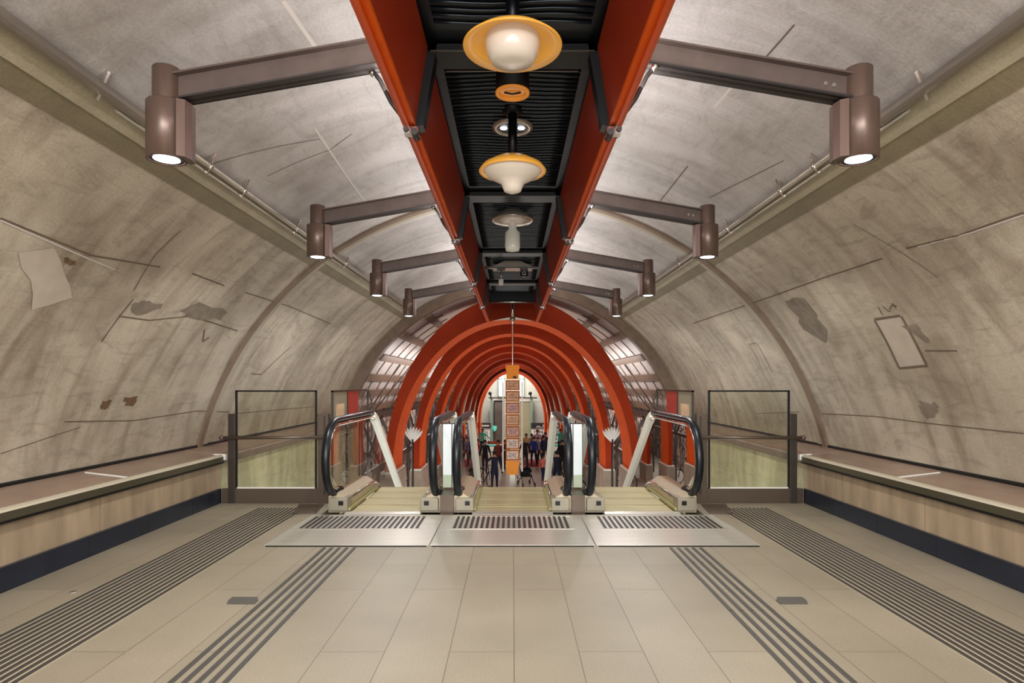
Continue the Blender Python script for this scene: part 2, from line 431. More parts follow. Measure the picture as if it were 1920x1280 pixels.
vault_strip(mb, M_ceil, VBEG, VEND, TC, pi / 2, -1, ny=10, nt=16)
vault_strip(mb, M_ceil, VBEG, VEND, TC, pi / 2, 1, ny=10, nt=16)
for pts, w, m in (([(590, 240), (650, 330), (700, 400)], .02, M_jointp), ([(530, 0), (600, 100)], .025, M_jointp), ([(1420, 125), (1490, 45)], .01, M_joint), ([(1235, 380), (1290, 310)], .01, M_joint),
                  ([(300, 340), (600, 260)], .006, M_joint), ([(1330, 370), (1470, 300)], .006, M_joint), ([(500, 330), (620, 280), (660, 250)], .006, M_joint), ([(1340, 200), (1400, 130)], .02, M_jointp)):
    vault_line(mb, m, [on_vault(*p) for p in pts], w, r=RV - .004)
struct(mb.build('ceiling'))

# ring joint at 7.43 m and closing ring at 13.6 m
def ring(name, y0, y1, r0, m, t_lo=T0):
    mb = MB().use(m)
    n = 64
    for k in range(n):
        a = t_lo + (pi - 2 * t_lo) * k / n; b = t_lo + (pi - 2 * t_lo) * (k + 1) / n
        def p(t, r, y): return (r * cos(t), y, ZC + r * sin(t))
        mb.quad([p(a, r0, y0), p(a, r0, y1), p(b, r0, y1), p(b, r0, y0)], smooth=True)
        mb.quad([p(a, r0, y0), p(b, r0, y0), p(b, RV, y0), p(a, RV, y0)])
        mb.quad([p(a, r0, y1), p(b, r0, y1), p(b, RV, y1), p(a, RV, y1)])
    return struct(mb.build(name))
ring('trim_3', 7.36, 7.46, RV - .03, M_rib)
ring('trim_4', 7.46, 7.60, RV - .012, M_band)
ring('trim_5', 13.5, 13.75, RV - .2, M_rib)

# ------------------------------------------------------------------ floor, ledges
mb = MB().use(M_floor)
mb.box(-3.36, 3.36, VBEG, 4.63, -.3, 0)
mb.use(M_floor2); mb.box(-3.36, 3.36, 4.63, 5.15, -.3, 0)
mb.box(-3.36, -2.0, 5.15, 7.1, -.3, 0); mb.box(2.0, 3.36, 5.15, 7.1, -.3, 0)
mb.box(-2.0, 2.0, 5.15, 6.36, -.3, -.001)
struct(mb.build('floor'))

for side, sx in (('left', -1), ('right', 1)):
    def X(a, b): return (min(sx * a, sx * b), max(sx * a, sx * b))
    # low wall panels with vertical joints
    mb = MB()
    y = VBEG; joints = [5.0, 6.2] if sx < 0 else [6.55]
    cuts = [VBEG, -.4, 1.4, 3.2, 5.0, 6.25, 7.03]
    for a, b in zip(cuts[:-1], cuts[1:]):
        mb.use(M_marblef); mb.box(*X(3.36, 3.5), a + .006, b - .006, .0, .5)
    mb.use(M_joint); mb.box(*X(3.375, 3.5), VBEG, 7.02, 0, .49)
    struct(mb.build('wall_low_' + side))
    mb = MB()
    k = 0; y = VBEG
    while y < 7.0:
        y2 = min(y + .78, 7.02)
        mb.use(M_navy); mb.box(*X(3.33, 3.365), y + .002, y2 - .002, 0.0, .165)
        y = y2
    mb.use(M_jointp); mb.box(*X(3.333, 3.36), VBEG, 7.01, .0, .16)
    struct(mb.build('baseboard_' + side))
    # marble ledge with a steel nose
    t = thing('wall_ledge', 'brown marble ledge with rounded steel edge running along the %s wall of the hall' % side, 'ledge', (sx * 3.5, 3, .5))
    mb = MB(); cuts = [VBEG, .2, 1.7, 3.3, 4.4, 5.9, 7.03]
    for a, b in zip(cuts[:-1], cuts[1:]):
        mb.use(M_marble); mb.prism([(sx * 3.34, .50), (sx * 3.34, .545), (sx * 3.80, .60), (sx * 3.80, .50)], 'y', a + .003, b - .003)
    mb.use(M_white); mb.prism([(sx * 3.335, .50), (sx * 3.335, .551), (sx * 3.72, .596), (sx * 3.72, .50)], 'y', 5.33, 5.355)
    o = mb.build('cap', None, t); o.location = (-sx * 3.5, -3, -.5)
    mb = MB().use(M_nose)
    mb.prism([(sx * 3.296, .532), (sx * 3.30, .546), (sx * 3.32, .555), (sx * 3.345, .555), (sx * 3.345, .53)], 'y', VBEG, 7.03)  # cream top edge paints the highlight along the steel nose
    mb.use(mat('ledge_fascia', (84, 78, 60), .35, .4)); mb.prism([(sx * 3.30, .475), (sx * 3.296, .532), (sx * 3.345, .532), (sx * 3.345, .475)], 'y', VBEG, 7.03)
    mb.use(M_blackf); mb.prism([(sx * 3.305, .455), (sx * 3.305, .49), (sx * 3.36, .49), (sx * 3.36, .44)], 'y', VBEG, 7.03)  # dark strips paint the shade under the nose
    o = mb.build('edge_strip', None, t); o.location = (-sx * 3.5, -3, -.5)
    mb = MB().use(M_white); mb.prism([(sx * 3.28, .555), (sx * 3.28, .49), (sx * 3.42, .54), (sx * 3.42, .56)], 'y', 7.0, 7.05)
    o = mb.build('end_cap', None, t); o.location = (-sx * 3.5, -3, -.5)
    # ledge continuing past the screen
    mb = MB().use(M_marble)
    mb.prism([(sx * 3.42, .50), (sx * 3.42, .56), (sx * 3.80, .60), (sx * 3.80, .45)], 'y', 7.06, 13.5)
    mb.use(M_rib); mb.prism([(sx * 3.41, .42), (sx * 3.41, .52), (sx * 3.50, .52), (sx * 3.50, .42)], 'y', 7.06, 13.5)
    t2 = mb.build('handrail_ledge'); tag(t2, 'brown sloping ledge seen through the %s glass screen beside the stairwell' % side, 'ledge')
    mb = MB().use(M_blackf); mb.prism([(sx * 3.78, .59), (sx * 3.78, .62), (sx * 3.84, .66), (sx * 3.84, .58)], 'y', VBEG, 13.4)
    struct(mb.build('trim_6' if sx < 0 else 'trim_7'))
    # well wall
    mb = MB().use(M_green)
    ny = 10
    for i in range(ny):
        a = 7.06 + (13.9 - 7.06) * i / ny; b = 7.06 + (13.9 - 7.06) * (i + 1) / ny
        q = [(sx * 3.46, a, -3.3), (sx * 3.46, b, -3.3), (sx * 3.46, b, .5), (sx * 3.46, a, .5)]
        mb.quad(q, [(p[1], p[2]) for p in q])
    mb.box(*X(3.46, 3.52), 13.8, 13.9, -3.3, .5)
    struct(mb.build('wall_well_' + side))
    # ribbed strip and guide strip
    mb = MB().use(M_band)
    mb.box(*X(2.25, 2.79), VBEG, 6.70, 0, .003)
    mb.use(M_slot)
    for k in range(12):
        x0 = 2.262 + k * .0445
        mb.prism([(sx * x0, .003), (sx * (x0 + .004), .009), (sx * (x0 + .020), .009), (sx * (x0 + .024), .003)], 'y', VBEG, 6.695)
    o = mb.build('ribbed_strip'); tag(o, 'wide ribbed floor strip of dark and pale lines, nearest the %s wall' % side, 'floor strip', 'ribbed tactile strips in the floor')
    mb = MB().use(mat('guide_strip', (66, 62, 56), .5))
    for k in range(5):
        x0 = 1.30 + k * .062
        yy = VBEG
        while yy < 5.08:
            y2 = min(yy + .98, 5.1)
            mb.prism([(sx * x0, 0), (sx * (x0 + .005), .006), (sx * (x0 + .026), .006), (sx * (x0 + .031), 0)], 'y', yy + .004, y2 - .004); yy = y2
    o = mb.build('guide_strip'); tag(o, 'set of five dark raised guide lines on the floor, %s of the middle' % side, 'floor strip', 'tactile guide strips in the floor')
    mb = MB().use(mat('cover_plate', (88, 84, 78), .5, .3))
    xa = 1.66 if sx > 0 else 1.60
    mb.prism([(sx * xa, 3.80), (sx * (xa + .17), 3.80), (sx * (xa + .19), 3.86), (sx * (xa + .19), 3.92), (sx * (xa + .03), 3.92), (sx * xa, 3.86)], 'z', 0, .005)
    o = mb.build('floor_cover'); tag(o, 'small dark rectangular cover plate set in the floor %s of the guide lines' % side, 'cover plate')
mb = MB().use(M_steel); mb.lathe([(0, .004), (.006, .004)], (-2.88, 4.02, 0), 16)
mb.lathe([(.010, .004), (.022, .004), (.024, 0)], (-2.88, 4.02, 0), 16)
mb.use(M_slot); mb.lathe([(0, .002), (.0, .0025), (.012, .0025)], (-2.88, 4.02, 0), 16)
tag(mb.build('floor_socket'), 'tiny round metal socket in the floor near the left wall', 'floor socket')
# small ramp plates by the outer newels
for sx, side in ((-1, 'left'), (1, 'right')):
    mb = MB().use(M_kick); a, b = 2.12, 2.45
    mb.prism([(sx * 2.12, 6.9), (sx * 2.40, 6.9), (sx * 2.30, 6.42), (sx * 2.24, 6.38), (sx * 2.06, 6.42)], 'z', 0, .012)
    tag(mb.build('floor_flap'), 'dark brown metal flap lying on the floor beside the %s escalator' % side, 'floor plate')

# ------------------------------------------------------------------ landing plates
def landing(x0, x1, xb0, xb1, g0, g1, label):
    t = thing('landing_plate', label, 'landing plate', ((x0 + x1) / 2, 5.75, 0), 'steel landing plates in front of the escalators')
    cx = (x0 + x1) / 2
    mb = MB().use(M_plate)
    mb.prism([(x0 + .004 - cx, -.6), (x1 - .004 - cx, -.6), (x1 - .004 - cx, .05), (xb1 - cx, .595), (xb0 - cx, .595), (x0 + .004 - cx, .05)], 'z', 0, .010)
    mb.build('plate', None, t, bevel=.002)
    mb = MB().use(M_steel)
    mb.box(g0 - .02 - cx, g1 + .02 - cx, -.03, .02 - .03, .010, .013); mb.box(g0 - .02 - cx, g1 + .02 - cx, .505, .52, .010, .013)
    mb.use(M_slot)
    n = 22; w = (g1 - g0) / n
    for k in range(n):
        a = g0 + k * w - cx
        mb.box(a, a + w * .52, .0, .495, .010, .0135)
    mb.build('grille', None, t)
    mb = MB().use(M_ring); mb.box(x0 - cx + .02, x1 - cx - .02, -.615, -.6, 0, .008); mb.build('front_edge', None, t)
    return t
landing(-2.09, -.70, -2.06, -.70, -2.0, -.86, 'steel landing plate with slotted grille in front of the left escalator')
landing(-.70, .70, -.70, .70, -.56, .56, 'steel landing plate with slotted grille in front of the middle escalator')
landing(.70, 2.09, .70, 2.06, .86, 2.0, 'steel landing plate with slotted grille in front of the right escalator')

# ------------------------------------------------------------------ escalators
SL = R_(35); YB = 8.35; YS = 7.92; LOW = -3.3
def base_path(y):
    """height of the step line at depth y"""
    if y < YS: return 0.0
    z = -(y - YS) * tan(SL)
    return max(z, LOW)
YEND = YB + 3.3 / tan(SL)
def path_pts(y0, y1, YB=YB):
    YEND = YB + 3.3 / tan(SL)
    def base_path(y): return 0.0 if y < YB else max(-(y - YB) * tan(SL), LOW)
    ys = [y0]
    for k in range(-3, 4): ys.append(YB + k * .08)
    n = 10
    for k in range(1, n): ys.append(YB + .3 + (YEND - .3 - YB - .3) * k / n)
    for k in range(-3, 4): ys.append(YEND + k * .08)
    ys.append(y1)
    ys = sorted(y for y in set(ys) if y0 <= y <= y1)
    def sm(y):
        if abs(y - YB) < .25: u = (y - YB + .25) / .5; return -tan(SL) * .25 * u * u
        if abs(y - YEND) < .25: u = (YEND + .25 - y) / .5; return LOW + tan(SL) * .25 * u * u
        return base_path(y)
    return [(y, sm(y)) for y in ys]

def rail_loop(rc=.40, top=.98, cy=6.62, inset=0.0):
    """handrail line from the lower front of the newel over the top to the transition"""
    pts = []
    cz = top - rc; r = rc - inset
    for k in range(0, 15):
        a = -pi / 2 - pi * k / 14
        # stadium flattened into a tall newel
        pts.append((cy + .0 + r * cos(a) * .95 if False else cy + r * cos(a), cz + r * sin(a)))
    return pts

def escalator(xl, xr, label):
    cx = (xl + xr) / 2
    t = thing('escalator', label, 'escalator', (cx, 6.9, 0), 'escalators leading down')
    oy = 6.9
    def add(mb, name, parent=t, bevel=0):
        mb.v = [(v[0] - cx, v[1] - oy, v[2]) for v in mb.v]
        return mb.build(name, None, parent, bevel)
    hp = path_pts(6.62, 14.3)
    for xs, s in ((xl, 1), (xr, -1)):      # s points to the inside
        # handrail: newel + level run
        loop = rail_loop()
        full = [(xs, y, z) for (y, z) in loop] + [(xs, y, z + .98) for (y, z) in hp if y > 6.7]
        lev = [p for p in full if p[1] < YB + .1 or p[2] < .6 and p[1] < 6.7]
        mb = MB().use(M_rubber); mb.tube(lev, .030, 12, rx=.042)
        mb.tube([(xs, 6.62, .18), (xs, 6.70, .19), (xs + s * .0, 6.76, .21)], .034, 10, rx=.046)
        add(mb, 'handrail')
        mb = MB().use(M_sheen); mb.sweep([(xs - .05, .93), (xs + .05, .93), (xs + .05, 1.0), (xs - .05, 1.0)], [p for p in hp if p[0] > YB - .1])  # pale glowing colour paints the white reflection on the descending handrail
        add(mb, 'handrail_slope')
        # chrome guide under the handrail
        g = [(xs, y, z) for (y, z) in rail_loop(inset=.055)] + [(xs, y, z + .925) for (y, z) in hp if 6.7 < y < YB + .05]
        mb = MB().use(M_chrome); mb.tube(g, .024, 10, rx=.034); add(mb, 'handrail_guide')
        # glass
        bp = path_pts(6.24, 14.3); mb = MB().use(M_glass)
        dk_ = path_pts(6.24, 14.4, YS)
        def dz(y):
            for (y0, z0), (y1, z1) in zip(dk_[:-1], dk_[1:]):
                if y0 <= y <= y1: return z0 + (z1 - z0) * (y - y0) / (y1 - y0)
            return dk_[-1][1]
        def topz(y, z):
            if y < 6.62:
                d = min(.345, 6.62 - y); return .58 + sqrt(max(0, .345 ** 2 - d * d))
            return z + .93
        def botz(y, z):
            if y < 6.62:
                d = min(.345, 6.62 - y); return max(.2, .58 - sqrt(max(0, .345 ** 2 - d * d)))
            return dz(y) + .2
        bp = [(6.275 + .345 * k / 10, 0) for k in range(10)] + [p for p in path_pts(6.62, 14.3)]
        for (ya, za), (yb, zb) in zip(bp[:-1], bp[1:]):
            mb.quad([(xs, ya, botz(ya, za)), (xs, yb, botz(yb, zb)), (xs, yb, topz(yb, zb)), (xs, ya, topz(ya, za))])
        add(mb, 'glass_panel')
        # deck (the champagne moulding under the glass) and skirt
        fl = path_pts(6.5, 14.4, YS)
        mb = MB().use(M_deck)
        mb.sweep([(xs - s * .05, .0), (xs - s * .05, .17), (xs - s * .01, .205), (xs + s * .04, .205), (xs + s * .13, .15), (xs + s * .15, .11), (xs + s * .15, .0)], fl)
        dk = add(mb, 'deck')
        mb = MB().use(M_chrome); mb.tube([(xs + s * .145, y, z + .13) for (y, z) in fl], .018, 8); add(mb, 'chrome_bead', dk)
        mb = MB().use(M_yellow); mb.sweep([(xs + s * .15, .02), (xs + s * .15, .05), (xs + s * .18, .05), (xs + s * .18, .02)], fl)
        add(mb, 'skirt_brush', dk)
        # newel base box with sensor window
        mb = MB().use(mat('newel_steel', (150, 142, 124), .4, .3)); a, b = sorted((xs - s * .03, xs + s * .16)); mb.box(a, b, 6.45, 6.66, .024, .16)
        nb = add(mb, 'newel_base', bevel=.008)
        mb = MB().use(M_ring); a, b = sorted((xs + s * .07, xs + s * .12)); mb.box(a, b, 6.444, 6.452, .085, .13); add(mb, 'sensor_window', nb)
    # comb plate and steps
    mb = MB().use(M_plate); mb.prism([(6.36, .0), (6.36, .012), (6.44, .022), (6.50, .012), (6.50, -.02)], 'x', xl + .15, xr - .15); add(mb, 'comb_plate')
    mb = MB()
    y = 6.50; z = .0; n = 0
    steps = []
    while n < 20:
        z = base_path(y + .2)
        steps.append((y, z)); y += .40; n += 1
    for i, (y, z) in enumerate(steps):
        mb = MB().use(M_step)
        mb.box(xl + .17, xr - .17, y + .03, y + .37, z - .05, z)
        mb.box(xl + .17, xr - .17, y + .32, y + .37, z, z + .004)
        mb.use(M_stepd); mb.box(xl + .17, xr - .17, y - .01, y + .41, z - .28, z - .006)
        for k in range(12):
            yy = y + .02 + k * .03
        add(mb, 'step')
    # truss body below
    mb = MB().use(M_kick)
    mb.sweep([(xl - .05, 0), (xr + .05, 0), (xr + .05, -.75), (xl - .05, -.75)], [(6.5, -.12), (YS - .3, -.12), (YEND - .5, LOW - .12), (14.3, LOW - .12)])
    mb.v = [(v[0], v[1], max(v[2], LOW - .35)) for v in mb.v]
    add(mb, 'truss')
    return t
escalator(-1.90, -.81, 'left escalator with glass sides and black handrails, going down')
escalator(-.57, .57, 'middle escalator with glass sides, heading down towards the orange arches')
escalator(.81, 1.90, 'right escalator with glass sides and black handrails, going down')

for sx, side in ((-1, 'left'), (1, 'right')):
    t = thing('glow_panel', 'narrow added panel painting the white glow between the middle and the %s escalator' % side, 'glow panel', (sx * .69, 6.8, .216), 'white glow panels between the escalators')
    mb = MB().use(M_glow); mb.box(-.080, .080, -.01, .01, .14, .70); mb.build('pane', None, t)  # glowing panes paint the white reflection of the glass between the escalators
    mb = MB().use(M_glowg); mb.box(-.080, .080, -.012, .012, .0, .138); mb.build('lower_glow_pane', None, t)
    mb = MB().use(M_darkpost); mb.box(-.086, -.080, -.012, .012, 0, .72); mb.box(.080, .086, -.012, .012, 0, .72); mb.box(-.086, .086, -.012, .012, .70, .71); mb.box(-.006 + sx * -.02, .004 + sx * -.02, -.016, -.01, 0, .70)
    mb.build('frame', None, t)
    mb = MB().use(M_kick)
    mb.sweep([(sx * .62, -.10), (sx * .62, .195), (sx * .76, .195), (sx * .76, -.10)], path_pts(6.42, 14.2, YS))
    o = mb.build('median_cover'); tag(o, 'brown metal cover strip filling the gap between the middle and %s escalators' % side, 'cover strip')

# ------------------------------------------------------------------ glass screens
for sx, side in ((-1, 'left'), (1, 'right')):
    t = thing('glass_screen', 'framed glass screen with bronze posts and rail between %s escalator and %s wall' % (side, side), 'glass screen', (sx * 2.7, 7.03, 0), 'glass screens closing off the well')
    c = 2.7
    def XX(a, b): a, b = sx * (a - c), sx * (b - c); return min(a, b), max(a, b)
    mb = MB().use(M_kick); mb.box(*XX(2.12, 3.32), -.03, .03, 0, .165); mb.build('kick_board', None, t, bevel=.004)
    mb = MB().use(M_darkpost); mb.box(*XX(3.165, 3.245), -.04, .04, .0, 1.02); mb.build('post', None, t, bevel=.004)
    mb = MB().use(M_kick); mb.box(*XX(2.10, 2.22), -.045, .045, .0, 1.02); mb.use(M_darkpost); mb.box(*XX(2.13, 2.15), -.05, .05, .1, 1.0); mb.build('post', None, t, bevel=.004)
    mb = MB().use(M_blackf)
    mb.box(*XX(2.243, 2.262), -.012, .012, .165, 1.285); mb.box(*XX(3.155, 3.174), -.012, .012, .165, 1.285); mb.box(*XX(2.243, 3.174), -.012, .012, 1.27, 1.288)
    mb.use(M_white); mb.box(*XX(2.262, 3.155), -.012, .012, .165, .178)
    mb.build('frame', None, t)
    mb = MB().use(M_sglass); mb.quad([(XX(2.262, 3.155)[0], 0, .178), (XX(2.262, 3.155)[1], 0, .178), (XX(2.262, 3.155)[1], 0, 1.27), (XX(2.262, 3.155)[0], 0, 1.27)]); mb.build('pane', None, t)
    mb = MB().use(M_kick); mb.tube([(sx * (2.14 - c), -.07, .755), (sx * (3.29 - c), -.07, .75)], .02, 12); mb.ball((sx * (3.30 - c), -.07, .75), .03)
    for xx in (2.2, 3.2): mb.bar((sx * (xx - c), -.07, .75), (sx * (xx - c), 0, .75), .03)
    mb.build('rail', None, t)
    # lengthwise side glass; opaque panes paint the reflections in it
    t = thing('reflection_screen', 'narrow standing frame with red and cream painted reflections behind the %s newel' % side, 'screen', (sx * 2.09, 7.1, 0), 'side screens with painted reflections')
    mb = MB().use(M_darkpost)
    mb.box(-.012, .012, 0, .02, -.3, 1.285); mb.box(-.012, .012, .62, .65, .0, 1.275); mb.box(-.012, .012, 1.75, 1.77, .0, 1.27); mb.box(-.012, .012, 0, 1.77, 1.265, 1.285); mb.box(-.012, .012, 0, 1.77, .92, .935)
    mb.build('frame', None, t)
    mb = MB().use(M_band); mb.box(-.005, .005, .02, .62, .935, 1.265); mb.use(M_totp); mb.box(-.007, .007, .15, .5, .97, 1.12); mb.build('cream_reflection', None, t)
    mb = MB().use(M_red); mb.box(-.005, .005, .65, 1.2, .935, 1.265); mb.build('red_reflection', None, t)
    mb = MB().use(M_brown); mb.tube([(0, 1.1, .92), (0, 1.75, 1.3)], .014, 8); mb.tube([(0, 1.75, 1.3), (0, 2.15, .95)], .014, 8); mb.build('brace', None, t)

# ------------------------------------------------------------------ canopy over the axis
LD = [3.29, 5.84, 8.40, 10.95]     # bay lines
CE = 13.75
t = thing('ceiling_canopy', 'long orange trough canopy with black ribbed soffit hung along the vault crown', 'canopy', (0, 6, 3.2))
def addc(mb, name, bevel=0):
    mb.v = [(v[0], v[1] - 6, v[2] - 3.2) for v in mb.v]; return mb.build(name, None, t, bevel)
ZS = 3.17
for sx in (-1, 1):
    cuts = [-2.0, .73] + LD + [CE]
    for a, b in zip(cuts[:-1], cuts[1:]):
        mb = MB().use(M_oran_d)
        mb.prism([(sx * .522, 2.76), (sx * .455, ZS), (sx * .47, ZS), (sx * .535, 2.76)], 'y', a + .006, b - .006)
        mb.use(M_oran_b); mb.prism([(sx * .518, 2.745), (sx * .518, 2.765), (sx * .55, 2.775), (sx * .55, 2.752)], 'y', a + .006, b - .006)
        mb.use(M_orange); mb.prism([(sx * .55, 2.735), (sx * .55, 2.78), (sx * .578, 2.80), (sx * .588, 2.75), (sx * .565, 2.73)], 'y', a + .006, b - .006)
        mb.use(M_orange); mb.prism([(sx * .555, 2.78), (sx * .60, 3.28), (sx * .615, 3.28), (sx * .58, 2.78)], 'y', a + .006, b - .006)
        addc(mb, 'side_panel')
mb = MB().use(M_black)
mb.box(-.6, .6, -2.0, CE, ZS + .10, ZS + .13)
addc(mb, 'top_plate')
cuts = [-2.0, .73] + LD + [12.35]
for i, (a, b) in enumerate(zip(cuts[:-1], cuts[1:])):
    mb = MB().use(M_black)
    y = a + .12
    mb.box(-.47, .47, a, b, ZS + .03, ZS + .06)
    while y < b - .16:
        w_ = random.uniform(-.008, .008)
        mb.use(M_ridge); mb.tube([(x_, y + .012 * sin(x_ * 9 + y * 3) + w_, ZS + .026) for x_ in (-.40, -.3, -.2, -.1, 0, .1, .2, .3, .40)], .009, 6); y += .055
    addc(mb, 'soffit')
for d in [.73] + LD:
    mb = MB().use(M_blackf)
    mb.prism([(d + .0, ZS + .02), (d, ZS - .02), (d + .16, ZS - .035), (d + .26, ZS + .02)], 'x', -.455, .455)
    mb.use(mat('edge_glint', (96, 84, 70), .3, .6)); mb.box(-.44, .44, d - .004, d, ZS - .022, ZS - .016); mb.box(-.38, .38, d + .262, d + .27, ZS + .006, ZS + .014)
    mb.use(M_blackf)
    for sx in (-1, 1):
        mb.prism([(sx * .452, ZS + .02), (sx * .455, ZS), (sx * .52, 2.77), (sx * .55, 2.735), (sx * .48, 2.755), (sx * .405, ZS + .02)], 'y', d, d + .09)
    addc(mb, 'cross_frame')
    for sx in (-1, 1):
        mb = MB().use(M_chrome)
        mb.box(min(sx * .50, sx * .58), max(sx * .50, sx * .58), d - .03, d + .03, 2.70, 2.735)
        mb.use(M_beamd); mb.tube([(sx * .52, d - .05, 2.70), (sx * .52, d + .05, 2.70)], .018, 10); mb.tube([(sx * .565, d - .05, 2.715), (sx * .565, d + .05, 2.715)], .014, 10)
        addc(mb, 'clip')
mb = MB().use(M_black); mb.box(-.47, .47, 12.35, 12.38, 2.98, ZS + .06)
mb.use(M_chrome); mb.tube([(-.46, 12.3, 3.0), (.46, 12.3, 3.0)], .014, 8); addc(mb, 'end_panel')

# beams with cylinder lamps
def lamp_arm():
    root = thing('bracket_lamp', '', 'lamp', (0, 0, 0), 'cylinder spot lamps on bronze arms')
    mb = MB()
    # channel arm from x=-1.22 (at canopy) to x=-.06 ; local origin = lamp axis ; z relative to 2.86
    def za(x): return .17 * (-(x) - .02) / 1.22 * 1.25
    a, b = -1.275, -.055
    for (z0, z1, y0, y1, m) in ((0.0, .145, -.012, .012, M_beam), (.135, .145, -.05, .05, M_beam), (0.0, .010, -.05, .05, M_beamd), (.0, .02, -.05, -.035, M_beamd)):
        mb.use(m); i = len(mb.v)
        for x in (a, b):
            zz = za(x)
            for (yy, z) in ((y0, z0), (y1, z0), (y1, z1), (y0, z1)): mb.v.append((x, yy, z + zz))
        for f in ((0, 1, 2, 3), (7, 6, 5, 4), (0, 4, 5, 1), (1, 5, 6, 2), (2, 6, 7, 3), (3, 7, 4, 0)):
            mb.f.append(tuple(i + k for k in f)); mb.mi.append(mb.cur); mb.uv.append(None); mb.smooth.append(False)
    # web in front so that the face shows
    arm = mb.build('arm', None, root)
    mb = MB().use(M_chrome)
    for x in (-.14, -.185): mb.tube([(x, -.02, za(x) + .075), (x, -.011, za(x) + .075)], .011, 10)
    mb.build('bolt', None, arm)
    mb = MB().use(M_lamp); mb.lathe([(0, .19), (.066, .19), (.07, .185), (.07, .0)], (0, 0, 0), 32); mb.build('upper_tube', None, root)
    mb = MB().use(M_lamp); mb.lathe([(.02, .005), (.096, .005), (.1, .0), (.1, -.30), (.086, -.30), (.086, -.275), (.0, -.275)], (0, 0, 0), 40)
    mb.build('shade', None, root)
    mb = MB().use(M_lamp)
    mb.prism([(-.155, -.055), (-.165, -.0), (-.155, .055), (-.11, .075), (-.092, .0), (-.11, -.075)], 'z', -.30, .0)
    mb.v = [(v[0] * .82, v[1], v[2]) for v in mb.v]
    mb.build('side_shell', None, root)
    mb = MB().use(M_ring); mb.lathe([(.086, -.293), (.066, -.293)], (0, 0, 0), 32); mb.build('lens_ring', None, root)
    mb = MB().use(M_lens); mb.lathe([(.066, -.296), (.04, -.302), (0, -.304)], (0, 0, 0), 32); mb.build('lens', None, root)
    mb = MB().use(M_beamd)
    pts = [(-1.10, -.02, za(-1.10) - .0), (-1.14, -.02, za(-1.1) - .05), (-1.20, -.02, .02), (-1.31, -.02, -.13)]
    mb.tube(pts, .012, 8); mb.use(M_chrome); mb.ball((-1.10, -.03, za(-1.1) - .005), .022); mb.build('strut', None, root)
    return root
proto = lamp_arm()
ords = ['nearest', 'second', 'third', 'farthest']
first = True
for i, d in enumerate(LD):
    for sx, side in ((1, 'right'), (-1, 'left')):
        o = proto if first else copy_tree(proto); first = False
        o.location = (sx * 1.855, d, 2.865); o.scale = (1, 1, 1)
        if sx < 0: o.rotation_euler = (0, 0, pi)
        o['label'] = '%s cylinder spot lamp on a bronze arm on the %s side of the canopy' % (ords[i], side)
        L = bpy.data.lights.new('spot_beam', 'SPOT'); L.energy = 96; L.spot_size = R_(168); L.spot_blend = .35; L.shadow_soft_size = .05; L.color = (.97, .985, 1)
        lo = bpy.data.objects.new('spot_light', L); COL.objects.link(lo); lo.location = (sx * 1.855, d, 2.865 - .31)

# conduits along the vault
for sx, side in ((-1, 'left'), (1, 'right')):
    t = thing('conduit', 'grey metal pipe with clamps running along the %s side of the vault' % side, 'pipe', (0, 0, 0), 'pipes along the vault')
    mb = MB().use(M_tile)
    p0 = vp(0, R_(56.0), RV - .05, sx)
    mb.tube([(p0[0], y, p0[2]) for y in (VBEG, 0, 3.6)], .038, 12)
    mb.tube([(p0[0], y, p0[2]) for y in (3.0, 8, VEND - .2)], .02, 10)
    p1 = vp(0, R_(55.2), RV - .05, sx); mb.tube([(p1[0], y, p1[2]) for y in (3.4, 8, VEND - .2)], .010, 8)
    mb.build('tube', None, t)
    for y in (2.25, 3.2, 4.0, 4.35, 4.9, 6.1, 7.9, 9.8):
        mb = MB().use(M_chrome); a = vp(y, R_(57.2), RV, sx); b = vp(y, R_(55.2), RV - .09, sx); mb.bar(a, b, .02, .02); mb.tube([(p0[0], y - .015, p0[2]), (p0[0], y + .015, p0[2])], .046 if y < 3.1 else .03, 10)
        mb.build('clamp', None, t)

